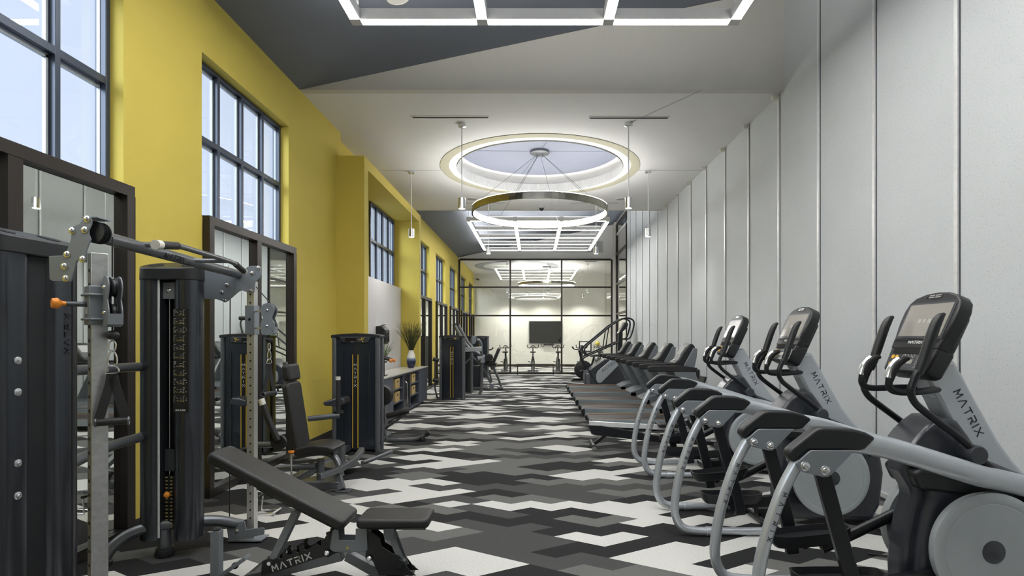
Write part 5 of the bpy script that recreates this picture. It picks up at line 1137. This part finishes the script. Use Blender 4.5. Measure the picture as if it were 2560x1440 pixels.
for z, y in ((1.02, 13.9), (.50, 13.9)):
    b = MB(); b.tube([(-.44, y-WO[1], z+.03),(-.30, y-WO[1], z-.01)], .05, sm=0, seg=16); b.build('roller_pad', 'leather', t)
b = MB(); b.tube([(-.38, .1, .04),(-.40,-.12,.3),(-.40,-.12,1.0)], .02, sm=0); b.build('pad_post', 'gunmetal', t)
# --- third tower just behind
WO = (-2.08, 15.75, 0); t = thing('weight_machine', WO, 'navy tower mostly hidden behind the second navy tower', 'weight machine', G); tower(t, -2.08, 15.75, par_loc=WO, W=.63, bird=False)
# --- seat machine
WO = (-1.35, 17.0, 0); t = thing('weight_machine', WO, 'seated weight machine with reclined black back pad before the studio glass', 'weight machine', G); Lw = lambda x, y, z: (x-WO[0], y-WO[1], z)
c4 = lambda a, c, Y: Vector(Lw(*at(1130+a/6.857, 790+c/6.857, Y)))
b = MB(); p0, p1 = c4(700,820,17.1), c4(808,560,17.1); dd = (p1-p0); L0 = dd.length; dd.normalize(); nn = Vector((-dd.z,0,dd.x))
b.frame_prism(rrect(L0+.05, .38, .06, 4, L0/2, 0), p0, dd, (0,1,0), nn, -.045, .045); b.build('back_pad', 'leather', t, bev=.02)
b = MB(); v = [c4(a, c, 16.8) for a, c in ((560,700),(590,655),(640,645),(690,660),(705,720),(690,760),(640,775),(560,790),(530,760))]; b.prism([(p.x, p.z) for p in v], -.30, -.12); b.build('knee_pad', 'leather', t, bev=.02)
b = MB(); v = [c4(a, c, 16.8) for a, c in ((540,790),(700,770),(705,830),(640,850),(540,825))]; b.prism([(p.x, p.z) for p in v], -.20, .20); b.build('seat_pad', 'leather', t, bev=.02)
for l, r in (([(520,830),(690,862)], .036), ([(540,890),(600,1020),(665,1150)], .034), ([(655,930),(640,960),(680,1120)], .026), ([(712,885),(790,1060),(852,1235)], .036)):
    b = MB(); b.tube([c4(a, c, 17.0) for a, c in l], r, sm=0, seg=12); b.build('frame_tube', 'ironox', t)
b = MB(); b.prism([(p.x, p.z) for p in [c4(a, c, 16.85) for a, c in ((640,1180),(665,1150),(720,1195),(715,1275),(635,1275))]], -.17, -.14); b.build('foot_plate', 'platesil', t, bev=.005)
b = MB(); p = c4(835,1250,17.1); b.box((p.x, 0, .05), (.16,.5,.07)); b.build('foot_bar', 'ironox', t, bev=.01); p = c4(700,880,17); b = MB(); b.cyl((p.x,-.15,p.z),(p.x,.15,p.z),.07); b.build('pivot', 'gunmetal', t)
b = MB(); b.tube([c4(730,835,17.2)+Vector((0,-.25,0)), c4(730,835,17.2)+Vector((0,.25,0))], .07, sm=0); b.build('roller_pad', 'leather', t)
b = MB(); b.bb(-1.95-WO[0], -1.45-WO[0], -.2, .5, 0, .07); b.build('machine_base', 'ironox', t, bev=.01)
b = MB(); b.bb(-1.92-WO[0], -1.62-WO[0], .0, .35, .07, .72); b.build('weight_guard', 'slateplast', t, bev=.015)
b = MB(); b.tube([(-.34,-.1,.1),(-.30,-.1,.85)], .012, sm=0); b.build('lever', 'black', t)
# --- last tower
WO = (-2.09, 21.4, 0); t = thing('weight_machine', WO, 'farthest navy tower near the studio glass, behind the seat machine', 'weight machine', G); tower(t, -2.09, 21.4, par_loc=WO, W=.65, bird=False)
b = MB(); b.tube([(.3,.1,1.1),(.45,.1,1.12),(.5,.1,1.2)], .025, sm=1); b.build('side_handle', 'rubber', t)
# ================================================================ COUNTER IN THE NICHE
KX = -2.66
t = thing('storage_counter', (KX, 11.5, 0), 'blue grey storage counter with open shelves set in the yellow niche', 'counter'); xo, yo = KX, 11.5
def kb(name, x0, x1, y0, y1, z0, z1, m='cabinet', par=None, bev=.003): return MB().bb(x0-xo, x1-xo, y0-yo, y1-yo, z0, z1).build(name, m, par or t, smooth=False, bev=bev)
kb('side_panel', -3.23, KX, 9.42, 10.42, .06, .855); kb('side_panel', -3.23, KX, 12.78, 13.46, .06, .855); kb('side_panel', -2.80, KX, 13.46, 13.73, .06, .855); kb('back_panel', -3.23, -3.20, 10.42, 12.78, .06, .855)
kb('plinth', -3.20, KX-.05, 9.45, 13.46, 0, .06, 'blackbase')
for y in (10.42, 11.25, 11.86): kb('divider', -3.20, KX, y, y+.03, .06, .855)
kb('divider', -3.20, KX, 11.31, 11.33, .06, .855); kb('bottom_panel', -3.20, KX, 10.45, 12.78, .06, .085); kb('top_rail', -3.20, KX, 10.45, 12.78, .82, .855)
for a, c in ((10.45,11.25),(11.89,12.78)):
    for z in (.31,.57): kb('shelf', -3.20, KX-.005, a, c, z, z+.025)
dr = kb('door', KX-.03, KX-.012, 11.34, 11.85, .09, .815, 'screen2')
b = MB(); b.tube([(.0,11.42-yo,.20),(.035,11.42-yo,.22),(.04,11.42-yo,.45),(.035,11.42-yo,.66),(0,11.42-yo,.68)], .010, sm=2, seg=8); b.build('handle', 'chrome', dr)
b = MB(); b.bb(-3.235, KX+.02, 9.40, 13.47, .858, .883); b.bb(-2.80, KX+.02, 13.46, 13.76, .858, .883)
o = b.build('worktop', 'stone', smooth=False, bev=.003, off=(-2.9,11.5,.858)); o.location = (-2.9,11.5,.858); tag(o, 'pale stone worktop on the blue grey storage counter', 'worktop')
first = None
for a, z, l in ((10.85,.595,'near bay, upper shelf'),(10.85,.335,'near bay, lower shelf'),(12.30,.595,'far bay, upper shelf'),(12.30,.335,'far bay, lower shelf')):
    if first is None:
        r = thing('storage_box', (KX-.17, a, z), '', 'box', 'tan boxes in the counter shelves')
        b = MB(); b.bb(-.16,.15,-.17,.17,0,.19); b.build('box_body', 'box', r, smooth=False, bev=.004); b = MB(); b.bb(.148,.153,-.035,.035,.115,.15); b.build('grip_hole', 'slotblack', r, smooth=False)
        first = r
    else: r = copy_tree(first)
    r.location = (KX-.17, a, z+.001); r['label'] = 'tan cardboard storage box in the counter, '+l
def vase(x, y, z, s, m, label, par=None):
    b = MB(); pr = [(.05,0),(.072,.02),(.092,.09),(.098,.15),(.092,.22),(.075,.29),(.055,.345),(.048,.375),(.052,.385),(.044,.385),(.042,.36),(0,.30)]
    b.lathe([(r*s, h*s) for r, h in pr], (0,0,0), 40); o = b.build('vase', m); o.location = (x, y, z); return tag(o, label, 'vase')
zt = .884
vase(-2.87, 12.9, zt, 1.07, 'vase', 'white vase dipped in blue glaze holding dark reeds')
def reeds(x, y, z, n, hgt, spread, m, label, seed):
    random.seed(seed); b = MB()
    for k in range(n):
        a = random.uniform(0, 2*PI); sp_ = spread*random.random()**.6; h = hgt*random.uniform(.6,1); dx, dy = math.cos(a)*sp_, math.sin(a)*sp_*.7
        p = [(0,0,-.28),(dx*.10,dy*.10,0),(dx*.45,dy*.45,h*.5),(dx*.85,dy*.85,h*.85),(dx*1.1,dy*1.1,h*random.uniform(.9,1.0))]
        b.tube(p, [.0022,.0028,.0030,.0022,.001], sm=1, seg=4)
        for q in range(3):
            f = random.uniform(.4,.9); c0 = Vector((dx*f, dy*f, h*f)); e = c0+Vector((random.uniform(-.05,.05), random.uniform(-.05,.05), random.uniform(.05,.12))); b.tube([c0, e], [.0018,.0007], sm=0, seg=3)
    o = b.build('dried_reeds', m); o.location = (x, y, z); return tag(o, label, 'dried plant', kind='stuff')
reeds(-2.87, 12.9, zt+.40, 110, .74, .44, 'bristle', 'dark dried reeds fanning out of the blue and white vase', 4)
vase(-2.95, 10.75, zt, .55, 'grid_side', 'small white vase of green grass partly hidden by the first tower')
reeds(-2.95, 10.75, zt+.20, 60, .46, .22, 'green', 'green grass sprays in the small white vase', 9)
t = thing('wall_dispenser', (-3.25, 11.5, 1.45), 'black paper towel dispenser on the pale niche wall', 'dispenser')
b = MB(); b.prism([(0,0),(.16,.0),(.20,.06),(.20,.30),(.12,.38),(0,.38)], -.17, .17); b.build('case', 'black', t, bev=.02, seg=3); b = MB(); b.bb(.196,.206,-.12,.12,.10,.26); b.build('window', 'screen2', t, bev=.005)
b = MB(); b.box((.10,0,.40), (.14,.20,.008), ('Y', R(-20))); b.build('paper_towel', 'white', t)
t = thing('stick_rack', (-2.80, 10.30, zt), 'black counter stand holding two massage sticks', 'rack')
b = MB(); b.bb(-.05,.05,-.09,.09,0,.015); b.build('base', 'black', t, bev=.004); b = MB(); b.bb(-.012,.012,-.012,.012,.015,.26); b.build('post', 'black', t); b = MB(); b.bb(-.03,.03,-.12,.12,.24,.265); b.build('cradle', 'black', t, bev=.004)
for k, l in ((0,'left black massage stick with orange tip above the counter'),(1,'right black massage stick with orange tip above the counter')):
    s = thing('massage_stick', (-2.76+k*.03, 10.25+k*.12, zt+.285), l, 'massage stick', 'massage sticks on the counter stand')
    b = MB(); b.cyl((-.16,-.02,.10), (.07,.02,.005), .024, seg=14); b.build('roller', 'rubber', s); b = MB(); b.cyl((.07,.02,.005), (.12,.025,-.015), .034, seg=8); b.build('tip', 'orange', s)
